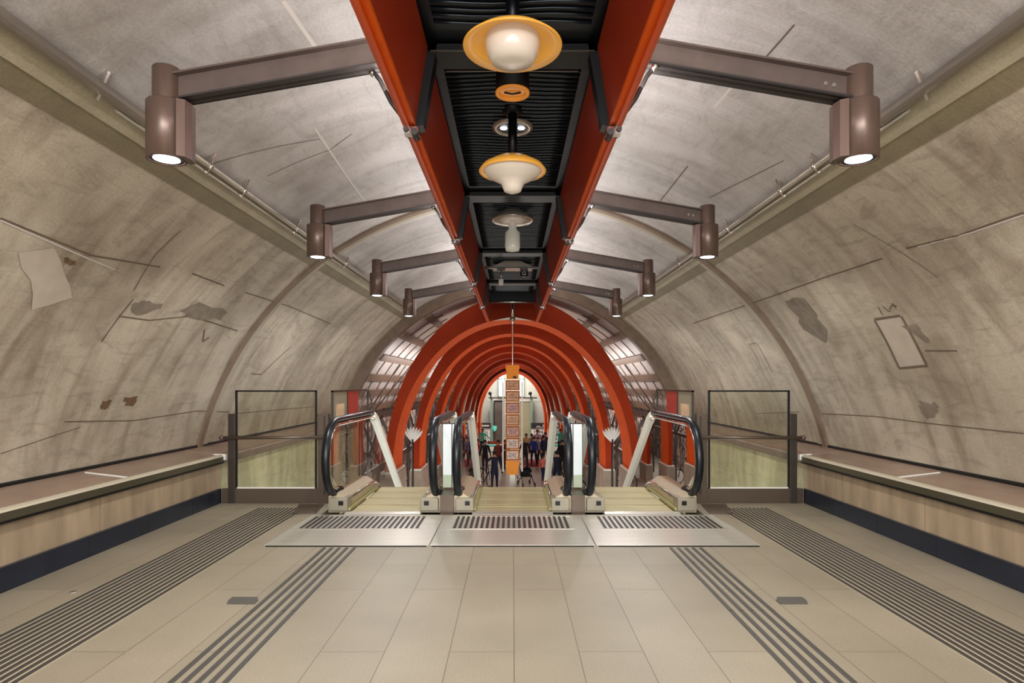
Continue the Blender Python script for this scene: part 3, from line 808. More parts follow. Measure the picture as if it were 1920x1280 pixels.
# ------------------------------------------------------------------ fittings inside the canopy
def pendant(label, y, zc, kind):
    t = thing('pendant_lamp', label, 'lamp', (0, y, zc), 'pendant lamps inside the canopy')
    top = ZS + .03 - zc
    mb = MB().use(M_black); mb.tube([(0, 0, .06), (0, 0, top)], .03, 14); mb.lathe([(.07, top), (.06, top - .03), (0, top - .035)], n=24); mb.build('stem', None, t)
    if kind == 'cup':
        mb = MB().use(M_amber); mb.lathe([(.03, .075), (.10, .07), (.18, .03), (.225, -.005), (.222, -.012), (.175, .012), (.1, .045), (0, .05)], n=48); mb.build('dish', None, t)
        mb = MB().use(M_milk); mb.lathe([(.120, .045), (.124, .0), (.112, -.045), (.096, -.072), (.05, -.08), (0, -.082)], n=40); mb.build('glass_shade', None, t)
    elif kind == 'funnel':
        mb = MB().use(M_amber); mb.lathe([(.03, .09), (.12, .08), (.2, .035), (.225, .0), (.22, -.008), (.195, .0)], n=48); mb.build('dish', None, t)
        mb = MB().use(M_milk); mb.lathe([(.195, .005), (.17, -.03), (.11, -.062), (.075, -.085), (.066, -.11), (.055, -.135), (.03, -.145), (0, -.147)], n=40); mb.build('glass_shade', None, t)
    else:
        mb = MB().use(M_sdish); mb.lathe([(.03, .13), (.07, .125), (.13, .075), (.20, .015), (.225, -.02), (.215, -.03), (.19, -.015), (.1, .01), (0, .02)], n=48); mb.build('dish', None, t)
        mb = MB().use(M_milk); mb.lathe([(.12, .0), (.125, -.04), (.09, -.05), (0, -.05)], n=32); mb.build('collar', None, t)
        mb = MB().use(mat('jar_glass', (196, 192, 178), .12, emit=.12)); mb.lathe([(.04, -.05), (.045, -.12), (.078, -.15), (.08, -.30), (.07, -.34), (0, -.35)], n=32); mb.build('glass_shade', None, t)
    L = bpy.data.lights.new('pendant_beam', 'SPOT'); L.energy = 40; L.spot_size = R_(140); L.spot_blend = .8; L.shadow_soft_size = .06; L.color = (1, .985, .96)
    lo = bpy.data.objects.new('pendant_light', L); COL.objects.link(lo); lo.location = (0, y, zc - .40 if kind == 'jar' else zc - .22)
pendant('pendant lamp with wide amber dish and drum-shaped milk glass, nearest in the canopy', 2.78, 2.90, 'cup')
pendant('pendant lamp with amber dish and funnel-shaped milk glass, second in the canopy', 4.10, 2.785, 'funnel')
pendant('pendant lamp with silver dish and hanging glass jar, deepest in the canopy', 6.45, 3.10, 'jar')
t = thing('downlight', 'dark cylinder downlight with amber ring behind the nearest pendant', 'lamp', (0, 3.30, 2.93))
mb = MB().use(M_black); mb.lathe([(0, .26), (.088, .26), (.09, .0), (.07, .0)], n=32); mb.build('housing', None, t)
mb = MB().use(M_amber2); mb.lathe([(.092, .004), (.092, -.006), (.072, -.006), (.068, .01)], n=32); mb.build('ring', None, t)
mb = MB().use(M_amber2); mb.lathe([(.068, .005), (0, .008)], n=24); mb.use(M_black); mb.tube([(-.045, 0, .003), (0, .01, -.001), (.045, 0, .003)], .005, 6); mb.build('reflector', None, t)
t = thing('ring_light', 'round chrome ring light set in the soffit above the second pendant', 'lamp', (0, 4.33, ZS + .0))
mb = MB().use(M_sdish); mb.lathe([(.145, .01), (.145, -.006), (.105, -.01), (.10, .0)], n=40); mb.build('ring', None, t)
mb = MB().use(M_black); mb.lathe([(.10, .0), (.0, .005)], n=32); mb.build('recess', None, t)
mb = MB().use(M_lens)
for sx in (-1, 1): mb.ball((sx * .062, 0, -.002), .026, 10, (1, 1, .3))
mb.build('bulb', None, t)
t = thing('service_bar', 'silver crossbar with small boxes under the far end of the canopy', 'bracket', (0, 9.1, 3.08))
mb = MB().use(M_chrome); mb.box(-.38, .38, -.03, .03, -.012, .012); mb.lathe([(.03, -.02), (.03, .02)], (-.38, 0, 0), 12); mb.build('bar', None, t)
mb = MB().use(M_sdish); mb.prism([(-.12, .10), (.12, .10), (.3, .012), (-.3, .012)], 'y', -.02, .35); mb.build('hood', None, t)
for sx in (-1, 1):
    mb = MB().use(M_beam); mb.box(sx * .17 - .06, sx * .17 + .06, -.04, .05, -.05, -.012); mb.build('box', None, t, bevel=.006)
mb = MB().use(M_sdish); mb.tube([(-.17, 0, -.05), (-.17, .0, -.17)], .018, 10); mb.box(-.205, -.135, -.02, .02, -.26, -.17); mb.build('hanger', None, t)
for sx in (-1, 1): 
    mb = MB().use(M_lens); mb.ball((sx * .05, 0, .16), .022, 10); mb.build('indicator', None, t)
t = thing('security_camera', 'small round black security camera hanging right of centre under the crossbar', 'camera', (.17, 9.05, 2.985))
mb = MB().use(M_blackf); mb.lathe([(0, .04), (.05, .04), (.062, .01), (.055, -.035), (.03, -.05), (0, -.05)], n=24); mb.build('housing', None, t)
mb = MB().use(M_chrome); mb.tube([(0, -.055, -.0), (0, -.062, -.0)], .034, 20); mb.build('bezel', None, t)
mb = MB().use(M_rubber); mb.tube([(0, -.062, -.0), (0, -.068, -.0)], .022, 20); mb.build('lens', None, t)

M_af = mat('arch_face', (150, 48, 18), .6, noise=.12, nscale=2, spec=.1)
M_ai = mat('arch_inside_lit', (218, 84, 2), .55, noise=.12, nscale=3, spec=.15)  # brighter than the faces: light on the inner side painted in
# ------------------------------------------------------------------ orange arches
ND = 9
AD = [14.0 + 3.7 * i for i in range(ND)]
def adrop(i): return .75 * (i / (ND - 1)) ** 1.4
def ascale(i): return 1 - .16 * (i / (ND - 1))
def plinth_top(d): return max(-2.9, -.66 - .12 * (d - 14.0))
def arch_shell(i):
    d = AD[i]; k = ascale(i); zc = -.66 - adrop(i)
    ao, bo, ai, bi = 2.92 * k, 4.0, 2.74 * k, 3.5
    foot = plinth_top(d) + .0
    out = []; inn = []
    n = 40
    if foot < zc - .02: out.append((-ao, foot)); inn.append((-ai, foot))
    for j in range(n + 1):
        a = pi - pi * j / n
        out.append((ao * cos(a), zc + bo * sin(a))); inn.append((ai * cos(a), zc + bi * sin(a)))
    if foot < zc - .02: out.append((ao, foot)); inn.append((ai, foot))
    t = thing('orange_arch', '', 'arch', (0, d, foot), 'row of orange arches over the escalators')
    dep = 1.25
    def S(mb, name):
        mb.v = [(v[0], v[1] - d, v[2] - foot) for v in mb.v]; return mb.build(name, None, t)
    mb = MB().use(M_af)
    for q in range(len(out) - 1):
        mb.quad([(out[q][0], d, out[q][1]), (out[q + 1][0], d, out[q + 1][1]), (inn[q + 1][0], d, inn[q + 1][1]), (inn[q][0], d, inn[q][1])])
        mb.quad([(out[q][0], d + dep, out[q][1]), (out[q + 1][0], d + dep, out[q + 1][1]), (inn[q + 1][0], d + dep, inn[q + 1][1]), (inn[q][0], d + dep, inn[q][1])])
    for s in (0, -1):
        mb.quad([(out[s][0], d, out[s][1]), (inn[s][0], d, inn[s][1]), (inn[s][0], d + dep, inn[s][1]), (out[s][0], d + dep, out[s][1])])
    S(mb, 'face')
    mb = MB().use(M_af)
    for q in range(len(out) - 1):
        mb.quad([(out[q][0], d, out[q][1]), (out[q + 1][0], d, out[q + 1][1]), (out[q + 1][0], d + dep, out[q + 1][1]), (out[q][0], d + dep, out[q][1])], smooth=True)
    S(mb, 'outer_skin')
    mb = MB().use(M_ai)
    for q in range(len(out) - 1):
        mb.quad([(inn[q][0], d, inn[q][1]), (inn[q + 1][0], d, inn[q + 1][1]), (inn[q + 1][0], d + dep, inn[q + 1][1]), (inn[q][0], d + dep, inn[q][1])], smooth=True)
    S(mb, 'inner_skin')
    return t
words = ['frontmost and largest', 'second', 'third', 'fourth', 'fifth', 'sixth', 'seventh', 'eighth', 'farthest']
for i in range(ND):
    t = arch_shell(i); t['label'] = '%s orange painted steel arch in the row over the escalators' % words[i]
    d = AD[i]; k = ascale(i); top = plinth_top(d)
    for sx, side in ((-1, 'left'), (1, 'right')):
        mb = MB().use(M_plinth); a, b = sorted((sx * 2.66 * k, sx * 3.02 * k))
        mb.box(a, b, d - .1, d + 1.35, LOW, top - .05); mb.use(M_white); mb.box(a + .02, b - .02, d - .05, d + 1.3, top - .05, top)
        o = mb.build('arch_plinth'); tag(o, 'concrete plinth under the %s foot of the %s orange arch' % (side, words[i].split(' ')[0]), 'plinth', 'plinths under the orange arches')

# tube along the crown
t = thing('crown_tube', 'thin silver tube running along under the crowns of the orange arches', 'tube', (0, 13.8, 2.77))
mb = MB().use(M_chrome)
pts = [(0, -.15, .35), (0, -.05, .1), (0, .1, .0)] + [(0, AD[i] - 13.8 + .4, -adrop(i)) for i in range(ND)]
mb.tube(pts[2:], .028, 10); mb.build('rail', None, t)
mb = MB().use(M_chrome); mb.tube([(0, .12, .55), (0, .12, .0)], .045, 12); mb.build('drop_pipe', None, t)
mb = MB().use(M_sdish)
mb.prism([(-.45, .02), (-.1, .09), (0, .10), (.1, .09), (.45, .02), (.1, .045), (0, .03), (-.1, .045)], 'y', .14, .17); mb.ball((0, .12, .05), .07, 12); mb.build('bracket', None, t)

# ------------------------------------------------------------------ panelled vault beyond 13.6 m
R2 = 3.72; Y2 = 49.0
mb = MB().use(M_pvc)
n = 36
for k in range(n):
    a = T0 + (pi - 2 * T0) * k / n; b = T0 + (pi - 2 * T0) * (k + 1) / n
    for (ya, yb) in ((13.7, 20), (20, 35), (35, Y2)):
        mb.quad([(R2 * cos(a), ya, ZC + R2 * sin(a)), (R2 * cos(a), yb, ZC + R2 * sin(a)), (R2 * cos(b), yb, ZC + R2 * sin(b)), (R2 * cos(b), ya, ZC + R2 * sin(b))], smooth=True)
cv = struct(mb.build('ceiling_panelled'))
for sx in (-1, 1):
    for th in (58.8, 47.6, 37.2, 28.9, 22.5, 16.5, 12):
        a = R_(th); r = R2 - .03
        mb = MB().use(M_purlin)
        c = Vector((sx * r * cos(a), 0, ZC + r * sin(a)))
        tn = Vector((-sx * sin(a), 0, cos(a))); nn = Vector((sx * cos(a), 0, sin(a)))
        P = [c + tn * .085 - nn * .03, c - tn * .085 - nn * .03, c - tn * .085 + nn * .03, c + tn * .085 + nn * .03]
        mb.prism([(p.x, p.z) for p in P], 'y', 13.76, Y2); mb.build('purlin', None, cv)
    for k in range(26):
        y = 14.2 + k * .95 if k < 12 else 14.2 + 12 * .95 + (k - 12) * 1.6
        mb = MB().use(M_line)
        pts = [(sx * (R2 - .02) * cos(R_(q)), y + (q - 12) * .012, ZC + (R2 - .02) * sin(R_(q))) for q in range(12, 66, 3)]
        mb.tube(pts, .012, 5); mb.build('mullion', None, cv)
    mb = MB().use(M_line)   # a few leaning rods
    for (y, q0, q1) in ((14.4, 12, 36), (15.6, 16, 50), (17.2, 12, 34), (18.6, 24, 58)):
        mb.tube([(sx * (R2 - .1) * cos(R_(q0)), y, ZC + (R2 - .1) * sin(R_(q0))), (sx * (R2 - .1) * cos(R_(q1)), y + 1.6, ZC + (R2 - .1) * sin(R_(q1)))], .02, 6)
    mb.build('tie_rod', None, cv)

# lower gallery sides
for sx, side in ((-1, 'left'), (1, 'right')):
    mb = MB().use(M_scrib); a, b = sorted((sx * 5.3, sx * 5.4)); mb.box(a, b, 13.7, Y2, LOW, .62)
    mb.use(M_line); a, b = sorted((sx * 3.5, sx * 5.4)); mb.box(a, b, 13.7, Y2, .5, .62)
    mb.use(M_scrib); mb.box(a, b, 13.62, 13.7, LOW, .5) if False else None
    struct(mb.build('wall_gallery_' + side))
    mb = MB().use(M_line)
    y = 14.6
    while y < 40:
        mb.tube([(sx * 3.6, y, LOW), (sx * 3.6, y, .5)], .05, 8)
        mb.tube([(sx * 3.6, y, -.9), (sx * 3.6, y + 2.2, .45)], .035, 6); mb.tube([(sx * 3.6, y, .45), (sx * 3.6, y + 2.2, -.9)], .035, 6)
        y += 2.2
    mb.bar((sx * 3.6, 14.6, -.9), (sx * 3.6, 42.8, -.9), .06, .14)
    o = mb.build('lattice_frame'); tag(o, 'dark crossed steel lattice standing behind the %s feet of the arches' % side, 'steel frame')
# white plumes beside the second arch
for sx, side in ((-1, 'left'), (1, 'right')):
    t = thing('feather_plume', 'fan of white plumes on the %s side between the first two arches' % side, 'ornament', (sx * 2.62, 16.1, -1.0), 'white plumes')
    mb = MB().use(M_darkpost); mb.tube([(0, 0, -2.3), (0, 0, .9)], .03, 8); mb.build('stand', None, t)
    for k in range(7):
        a = R_(-50 + k * 15) ; mb = MB().use(M_white)
        e = Vector((sin(a) * .34 * sx, 0, .95 + cos(a) * .28)); s_ = Vector((0, 0, .8))
        pts = [s_.lerp(e, u) for u in (0, .3, .6, .85, 1)]; mb.tube(pts, [.01, .03, .045, .03, .005], 6); mb.build('plume', None, t)

# lower floor, far facade
mb = MB().use(M_lfloor); mb.box(-9, 9, 12.3, 52, LOW - .2, LOW); struct(mb.build('floor_lower'))
mb = MB().use(M_facade); mb.box(-9, 9, 48.0, 48.3, LOW, 5); 
mb.box(-9, -5.3, 47.0, 48, LOW, 5); mb.box(5.3, 9, 47, 48, LOW, 5)
struct(mb.build('wall_far'))
def far_x(px): return (px - 961) * 47.6 / F
def far_z(py): return EYE - (py - 718) * 47.6 / F
def far_box(name, m, x0, x1, y0, y1, label, cat, dep=.12, yb=47.98, group=None):
    cx = far_x((x0 + x1) / 2); z0 = far_z(y1); mb = MB().use(m)
    mb.box(far_x(x0) - cx, far_x(x1) - cx, -dep, 0, 0, far_z(y0) - z0)
    o = mb.build(name, None, None); o.location = (cx, yb, z0); return tag(o, label, cat, group)
def far_thing(name, x0, x1, y0, y1, label, cat, group=None):
    t = thing(name, label, cat, (far_x((x0 + x1) / 2), 47.8, far_z(y1)), group); return t, (far_x(x1) - far_x(x0)), far_z(y0) - far_z(y1)
zf = 718 + (EYE - LOW) * F / 47.6
for (x0, x1, side) in ((934, 947, 'left'), (974, 983, 'right')):
    t, w, h = far_thing('far_window', x0, x1, 698, 744, 'tall pale blue window high on the far wall, %s of the totem' % side, 'window')
    mb = MB().use(M_teal); mb.box(-w / 2, -w / 2 + .05, 0, .08, 0, h); mb.box(w / 2 - .05, w / 2, 0, .08, 0, h); mb.box(-w / 2, w / 2, 0, .08, 0, .05); mb.box(-w / 2, w / 2, 0, .08, h - .05, h); mb.box(-w / 2, w / 2, 0, .08, h * .72, h * .76); mb.build('frame', None, t)
    mb = MB().use(M_paneb); mb.box(-w / 2 + .05, w / 2 - .05, .04, .06, .05, h - .05); mb.build('pane', None, t)
t = thing('tall_doorway', 'tall dark brown doorway in the far wall, left of the totem', 'doorway', (far_x(936), 47.7, LOW))
h = far_z(752) - LOW
mb = MB().use(M_brown); mb.box(-.38, .36, .05, .2, 0, h); mb.build('leaf', None, t)
mb = MB().use(M_blackf); mb.box(.24, .32, .0, .06, 0, h); mb.box(-.42, -.36, 0, .2, 0, h + .05); mb.box(-.42, .4, 0, .2, h, h + .06); mb.build('frame', None, t)
t = thing('tall_column', 'tall olive beige column in front of the far wall, right of the totem', 'column', (far_x(985), 47.5, LOW))
mb = MB().use(M_olive); mb.box(-.42, .42, -.15, .2, .1, far_z(752) - LOW); mb.build('shaft', None, t, bevel=.05)
mb = MB().use(M_facade); mb.box(-.5, .5, -.22, .28, 0, .12); mb.build('base', None, t)
mb = MB().use(M_facade); mb.box(-.5, .5, -.22, .28, far_z(752) - LOW, far_z(745) - LOW); mb.build('capital', None, t)
for px, side in ((922, 'left'), (996, 'right')):
    t = thing('green_post', 'slender grey-green post with a lamp head near the far wall, %s one' % side, 'post', (far_x(px), 47.0, LOW))
    mb = MB().use(M_teal); mb.box(-.09, .09, -.09, .09, 0, far_z(746) - LOW); mb.build('shaft', None, t)
    mb = MB().use(M_blackf); mb.tube([(0, 0, far_z(746) - LOW), (-.1, -.2, far_z(738) - LOW)], .05, 8); mb.ball((-.1, -.2, far_z(737) - LOW), .14, 10); mb.build('lamp_head', None, t)
far_box('cross_beam', M_darkpost, 917, 1006, 744, 746.5, 'thin dark beam crossing in front of the far wall at mid height', 'beam', yb=46.95)
def glyphs(mb, m, w, h, cols, rows, y, seed):
    """block lettering strokes like the dark marks on the far boards"""
    rnd = random.Random(seed); mb.use(m); cw = w / cols; ch = h / rows
    for i in range(cols):
        for j in range(rows):
            x = -w / 2 + i * cw; z = j * ch
            for q in range(rnd.choice((2, 3, 3))):
                if rnd.random() < .5: xx = x + rnd.uniform(.1, .75) * cw; mb.box(xx, xx + cw * .16, y - .01, y, z + ch * .12, z + ch * .85)
                else: zz = z + rnd.uniform(.12, .7) * ch; mb.box(x + cw * .1, x + cw * .85, y - .01, y, zz, zz + ch * .14)
for (x0, x1, side, sd) in ((896, 921, 'left', 3), (995, 1029, 'right', 8)):
    t, w, h = far_thing('black_signboard', x0, x1, 791, 801, 'long black signboard hung near the far wall, %s one' % side, 'sign', 'black signboards')
    t.location.y = 46.6
    mb = MB().use(M_sign); mb.box(-w / 2, w / 2, 0, .1, 0, h); mb.build('board', None, t)
    mb = MB(); mb.use(M_pvc)
    if side == 'left': mb.box(-w * .12, w * .38, -.012, 0, h * .35, h * .62); mb.box(-w * .16, -w * .13, -.012, 0, h * .1, h * .9)
    else:
        for k in (-.18, -.08, .14, .2): mb.box(w * k, w * k + .06, -.012, 0, h * .25, h * (.5 if k < 0 else .75)); 
        mb.box(-.22 * w, .26 * w, -.012, 0, h * .2, h * .28)
    mb.build('lettering', None, t)
    mb = MB().use(M_line)
    for k in (-.35, .35): mb.box(w * k, w * k + .04, .03, .07, h, h + 2.4 if False else h + .9)
    mb.build('hanger', None, t)
    t, w, h = far_thing('white_notice_board', x0 + 1, x1 - 2, 803, 826, 'white notice board with dark marks below the %s black signboard' % side, 'notice board', 'white notice boards')
    t.location.y = 46.8
    mb = MB().use(M_white); mb.box(-w / 2, w / 2, 0, .06, 0, h); mb.build('board', None, t)
    mb = MB(); glyphs(mb, M_sign, w * .8, h * .8, 5, 3, -.002, sd); mb.v = [(v[0], v[1], v[2] + h * .1) for v in mb.v]; mb.build('markings', None, t)
    mb = MB().use(M_line); zlow = LOW - t.location.z
    for k in (-.45, .42): mb.box(w * k, w * k + .05, .02, .06, zlow, 0)
    mb.build('leg', None, t)
t = thing('turquoise_lamp', 'small glowing turquoise sign lamp on the dark doorway', 'lamp', (far_x(928), 47.4, far_z(802)))
mb = MB().use(M_turq); mb.prism([(-.14, .2), (.16, .14), (.12, -.1), (-.02, -.28), (-.16, -.05)], 'y', 0, .1); mb.build('shade', None, t)
mb = MB().use(M_sign); mb.bar((0, .05, .0), (0, .3, .1), .05); mb.build('bracket', None, t)
# low counters & mat
t = thing('counter_bench', 'low turquoise bench far back on the left of the lower floor', 'bench', (-2.0, 41.5, LOW))
mb = MB().use(M_turq); mb.box(-.9, .9, -.25, .25, .4, .5); mb.build('seat', None, t)
for k in (-.8, .8):
    mb = MB().use(M_line); mb.box(k - .05, k + .05, -.2, .2, 0, .4); mb.build('leg', None, t)
t = thing('red_barrier', 'low red and grey barrier far back beside the dark doorway', 'barrier', (-.95, 42.0, LOW))
mb = MB().use(M_red); mb.box(-.75, .0, -.05, .05, .45, .7); mb.box(.05, .6, -.05, .05, .5, .62); mb.build('panel', None, t)
for k in (-.7, -.05, .55):
    mb = MB().use(M_line); mb.box(k - .03, k + .03, -.15, .15, 0, .75); mb.build('leg', None, t)
mb = MB().use(mat('mat_red', (176, 34, 38), .7, noise=.2)); mb.box(.55, 2.25, 34.2, 37.4, LOW, LOW + .02)
tag(mb.build('red_mat'), 'flat red mat on the lower floor under the group of people', 'mat')

# ------------------------------------------------------------------ totem
TY = 27.0; kz = TY / F
def tz(py): return EYE - (py - 718) * kz - LOW
t = thing('poster_totem', 'tall narrow orange totem of stacked framed posters in the middle of the lower floor', 'totem', (0, TY, LOW))
hw = .30
mb = MB().use(M_steel)
for s in (-1, 1): mb.box(s * .42 - .03, s * .42 + .03, .04, .12, tz(884), tz(716))
for py in (733, 755, 777, 799, 821, 844): mb.box(-.44, .44, .09, .11, tz(py) - .012, tz(py) + .012)
mb.build('side_post', None, t)
mb = MB().use(M_tot); mb.box(-.27, .27, -.12, .12, tz(711), tz(693)); mb.box(-.30, .30, -.14, .14, tz(693), tz(684)); mb.use(M_sign); mb.box(.02, .18, -.13, -.11, tz(709), tz(705)); mb.build('top_box', None, t, bevel=.02)
ys_ = [711.5, 732, 753.5, 775.5, 798, 819.5, 842, 863]
for i, (a, b) in enumerate(zip(ys_[:-1], ys_[1:])):
    f = MB().use(M_totf); z0, z1 = tz(b) + .02, tz(a) - .02
    f.box(-hw, hw, -.08, .08, z0, z1); fo = f.build('poster_frame', None, t, bevel=.015)
    g = MB().use([M_totp, M_totp, M_totp2, M_totp, M_totp2, M_totw, M_totw][i]); m_ = .055
    g.box(-hw + m_, hw - m_, -.095, -.08, z0 + m_, z1 - m_); rnd = random.Random(i)
    glyphs(g, mat('poster_ink', (150, 96, 80), .6), .36, (z1 - z0) * .5, 4, 3, -.096, 20 + i)
    n0 = 8 + 0
    zs = (z0 + z1) / 2 - (z1 - z0) * .25
    g.v = g.v[:8] + [(v[0], v[1], v[2] + zs) for v in g.v[8:]]
    g.build('poster', None, fo)
mb = MB().use(M_tot); mb.prism([(-.31, tz(864)), (.31, tz(864)), (.24, tz(889)), (-.24, tz(889))], 'y', -.14, .14); mb.build('lower_box', None, t, bevel=.015)
mb = MB().use(M_steel); mb.box(-.12, .12, -.1, .1, .03, tz(888)); mb.build('stem', None, t)
mb = MB().use(M_blackf); mb.prism([(-.34, 0), (.34, 0), (.2, .06), (-.2, .06)], 'y', -.3, .3); mb.build('base', None, t)

# ------------------------------------------------------------------ people
SK = mat('skin', (196, 146, 116), .6)
def evald(ob):
    dg = bpy.context.evaluated_depsgraph_get(); me = bpy.data.meshes.new_from_object(ob.evaluated_get(dg)); return me
def skin_mesh(V, E, rad, root=0, sub=2):
    me = bpy.data.meshes.new('sk'); me.from_pydata(V, E, []); ob = bpy.data.objects.new('sk', me); COL.objects.link(ob)
    sm = ob.modifiers.new('s', 'SKIN'); sm.use_smooth_shade = True
    if not me.skin_vertices: 
        bpy.context.view_layer.objects.active = ob
    for i, d in enumerate(me.skin_vertices[0].data):
        r = rad[i]; d.radius = r if isinstance(r, tuple) else (r, r); d.use_root = (i == root)
    ss = ob.modifiers.new('u', 'SUBSURF'); ss.levels = sub; ss.render_levels = sub
    bpy.context.view_layer.update()
    m2 = evald(ob); bpy.data.objects.remove(ob); bpy.data.meshes.remove(me); return m2
def person(label, x, y, rz, top, bottom, hair, H=1.7, armL=(0, .05), armR=(0, .05), stride=.1, shoes=(30, 28, 30), lean=0.0, longhair=False, cap=None, group='people on the lower floor', skirt=None):
    s = H / 1.72
    # local: facing -y ; arms given as (forward swing, outward)
    V = []; E = []; Rr = []
    def a(p, r, par=None):
        V.append((p[0] * s, p[1] * s, p[2] * s)); Rr.append((r[0] * s, r[1] * s) if isinstance(r, tuple) else r * s)
        if par is not None: E.append((par, len(V) - 1))
        return len(V) - 1
    L = lean
    pel = a((0, 0, .95), (.15, .11)); wa = a((0, -.02 - L * .2, 1.10), (.135, .10), pel); ch = a((0, -.03 - L * .5, 1.30), (.165, .12), wa)
    sh = a((0, -.02 - L * .7, 1.43), (.12, .085), ch); nk = a((0, -.03 - L * .85, 1.50), .055, sh); hd = a((0, -.045 - L, 1.58), (.078, .09), nk); ht = a((0, -.035 - L, 1.67), (.068, .082), hd)
    nose = a((0, -.135 - L, 1.585), .016, hd)
    for sd, (fw, ow), st in ((-1, armL, stride), (1, armR, -stride)):
        s1 = a((sd * .17, -.02 - L * .7, 1.41), .062, sh); ex = sd * (.21 + ow); ey = -.02 - L * .7 - fw * .55; el = a((ex, ey, 1.14 + abs(fw) * .12), .045, s1)
        hx = (sd * (.22 + ow * 1.3), ey - .06 - fw * .6, .90 + abs(fw) * .38); wr = a(hx, .030, el)
        pm = a((hx[0], hx[1] - .02 - fw * .06, hx[2] - .065), (.036, .022), wr)
        for k, ln in enumerate((.055, .07, .075, .06)):
            fx = hx[0]; fy = hx[1] - .05 + k * .022 - fw * .06; f1 = a((fx, fy, hx[2] - .105), .0095, pm); a((fx - sd * .012, fy - fw * .02, hx[2] - .105 - ln), .008, f1)
        th = a((hx[0] - sd * .01, hx[1] - .07 - fw * .06, hx[2] - .06), .011, pm); a((hx[0] - sd * .012, hx[1] - .085 - fw * .06, hx[2] - .10), .009, th)
        hp = a((sd * .09, 0, .88), .098, pel); kn = a((sd * .10, -st * .9 - .02, .50), .062, hp); an = a((sd * .105, -st * 1.1 + (.08 if st < 0 else .0), .10), .042, kn); 
        he = a((sd * .105, -st * 1.1 + (.08 if st < 0 else 0) + .02, .045), .040, an); a((sd * .11, -st * 1.1 + (.08 if st < 0 else 0) - .13, .035), (.042, .032), he)
    me = skin_mesh(V, E, Rr)
    me.name = 'person'
    mats = [SK, mat('cloth_%d_%d_%d' % top, top, .8, noise=.15, nscale=12), mat('cloth_%d_%d_%d' % bottom, bottom, .8, noise=.15, nscale=12), mat('shoe_%d_%d_%d' % shoes, shoes, .6), mat('eye_dark', (30, 22, 20), .4), mat('lip', (160, 84, 76), .5)]
    me.materials.clear()
    for m in mats: me.materials.append(m)
    for p in me.polygons:
        c = p.center / s; p.use_smooth = True; i = 0
        if c.z < .09: i = 3
        elif c.z < .93 and abs(c.x) < .205 and (c.z < .80 or abs(c.x) < .2): i = 2
        elif c.z < 1.475 and c.z > .9: i = 1
        if i == 1 and abs(c.x) > .19 and c.z < .93: i = 0
        if i == 2 and abs(c.x) > .19 and c.z > .6: i = 0
        if i == 0 and c.z > 1.5 and c.y < -.10 - L:
            for ex in (-.03, .03):
                if abs(c.x - ex) < .013 and abs(c.z - 1.605) < .012: i = 4
            if abs(c.x) < .022 and abs(c.z - 1.545) < .009: i = 5
        p.material_index = i
    o = bpy.data.objects.new('person', me); COL.objects.link(o); o.location = (x, y, LOW); o.rotation_euler = (0, 0, rz)
    zmin = min(v.co.z for v in me.vertices); o.location.z = LOW - zmin + (.021 if (.6 < x < 2.3 and 34.2 < y < 37.4) else 0)
    tag(o, label, 'person', group)
    mb = MB().use(mat('hair_%d_%d_%d' % hair, hair, .7, noise=.2, nscale=20))
    mb.ball((0, (-.020 - L) * s, 1.655 * s), .098 * s, 14, (.92, 1.05, .98)); mb.v = [(v[0], v[1] if v[1] > (-.115 - L) * s else (-.115 - L) * s, max(v[2], 1.60 * s) if v[1] < (-.03 - L) * s else v[2]) for v in mb.v]
    if longhair:
        mb.ball((0, (.035 - L) * s, 1.52 * s), .10 * s, 12, (1.0, .6, 1.6))
    if cap:
        mb.use(mat('cap_%d_%d_%d' % cap, cap, .7)); mb.ball((0, (-.025 - L) * s, 1.70 * s), .10 * s, 12, (1, 1.1, .6)); mb.box(-.07 * s, .07 * s, (-.20 - L) * s, (-.1 - L) * s, 1.685 * s, 1.70 * s)
    mb.build('hair', None, o)
    return o
BK = (26, 24, 28)
person('person in a navy coat and trousers seen from behind, holding a bicycle', -.78, 26.6, pi, (22, 28, 52), (24, 32, 62), (28, 22, 20), 1.72, armL=(.1, .05), armR=(.7, .12), stride=.12)
person('person in a black jacket standing behind the bicycle', -1.42, 31.5, .3, BK, (30, 28, 32), (24, 20, 18), 1.75, stride=.05)
person('person in a red-brown jacket and dark cap near the totem', -.72, 31.6, -.4, (112, 52, 44), (40, 34, 36), (50, 30, 24), 1.72, stride=.16, cap=(44, 32, 30))
person('small person in black beside the one in the red-brown jacket', -.42, 33.6, .5, (34, 32, 36), (44, 42, 48), (28, 22, 20), 1.55, stride=.14)
person('person in black with long yellow-blond hair right of the totem', .66, 33.0, -.2, (24, 22, 24), (30, 28, 30), (216, 164, 84), 1.72, stride=.18, longhair=True)
person('person in a beige long coat standing by the red mat', .80, 36.2, .4, (188, 172, 142), (176, 164, 138), (60, 44, 34), 1.66, stride=.03)
person('person in a brown top at the left of the group on the mat', 1.14, 36.6, .8, (142, 106, 84), (36, 32, 40), (36, 26, 22), 1.62, stride=.06)
person('person in a bright blue top in the group on the mat', 1.2, 34.5, -.5, (40, 70, 160), (28, 30, 52), (24, 20, 20), 1.62, stride=.10)
person('person in a lilac top with a red cap at the top of the group', 1.5, 37.15, .2, (196, 168, 184), (90, 84, 100), (60, 36, 30), 1.82, stride=.04, cap=(178, 34, 40))
person('person in a pale grey top leaning in the middle of the group', 1.56, 35.3, -.9, (176, 176, 196), (28, 28, 40), (70, 50, 40), 1.55, stride=.08, lean=.12)
person('person in a dark blue jacket at the right of the group', 1.72, 34.5, .9, (30, 36, 66), (24, 24, 34), (24, 20, 20), 1.7, stride=.06)
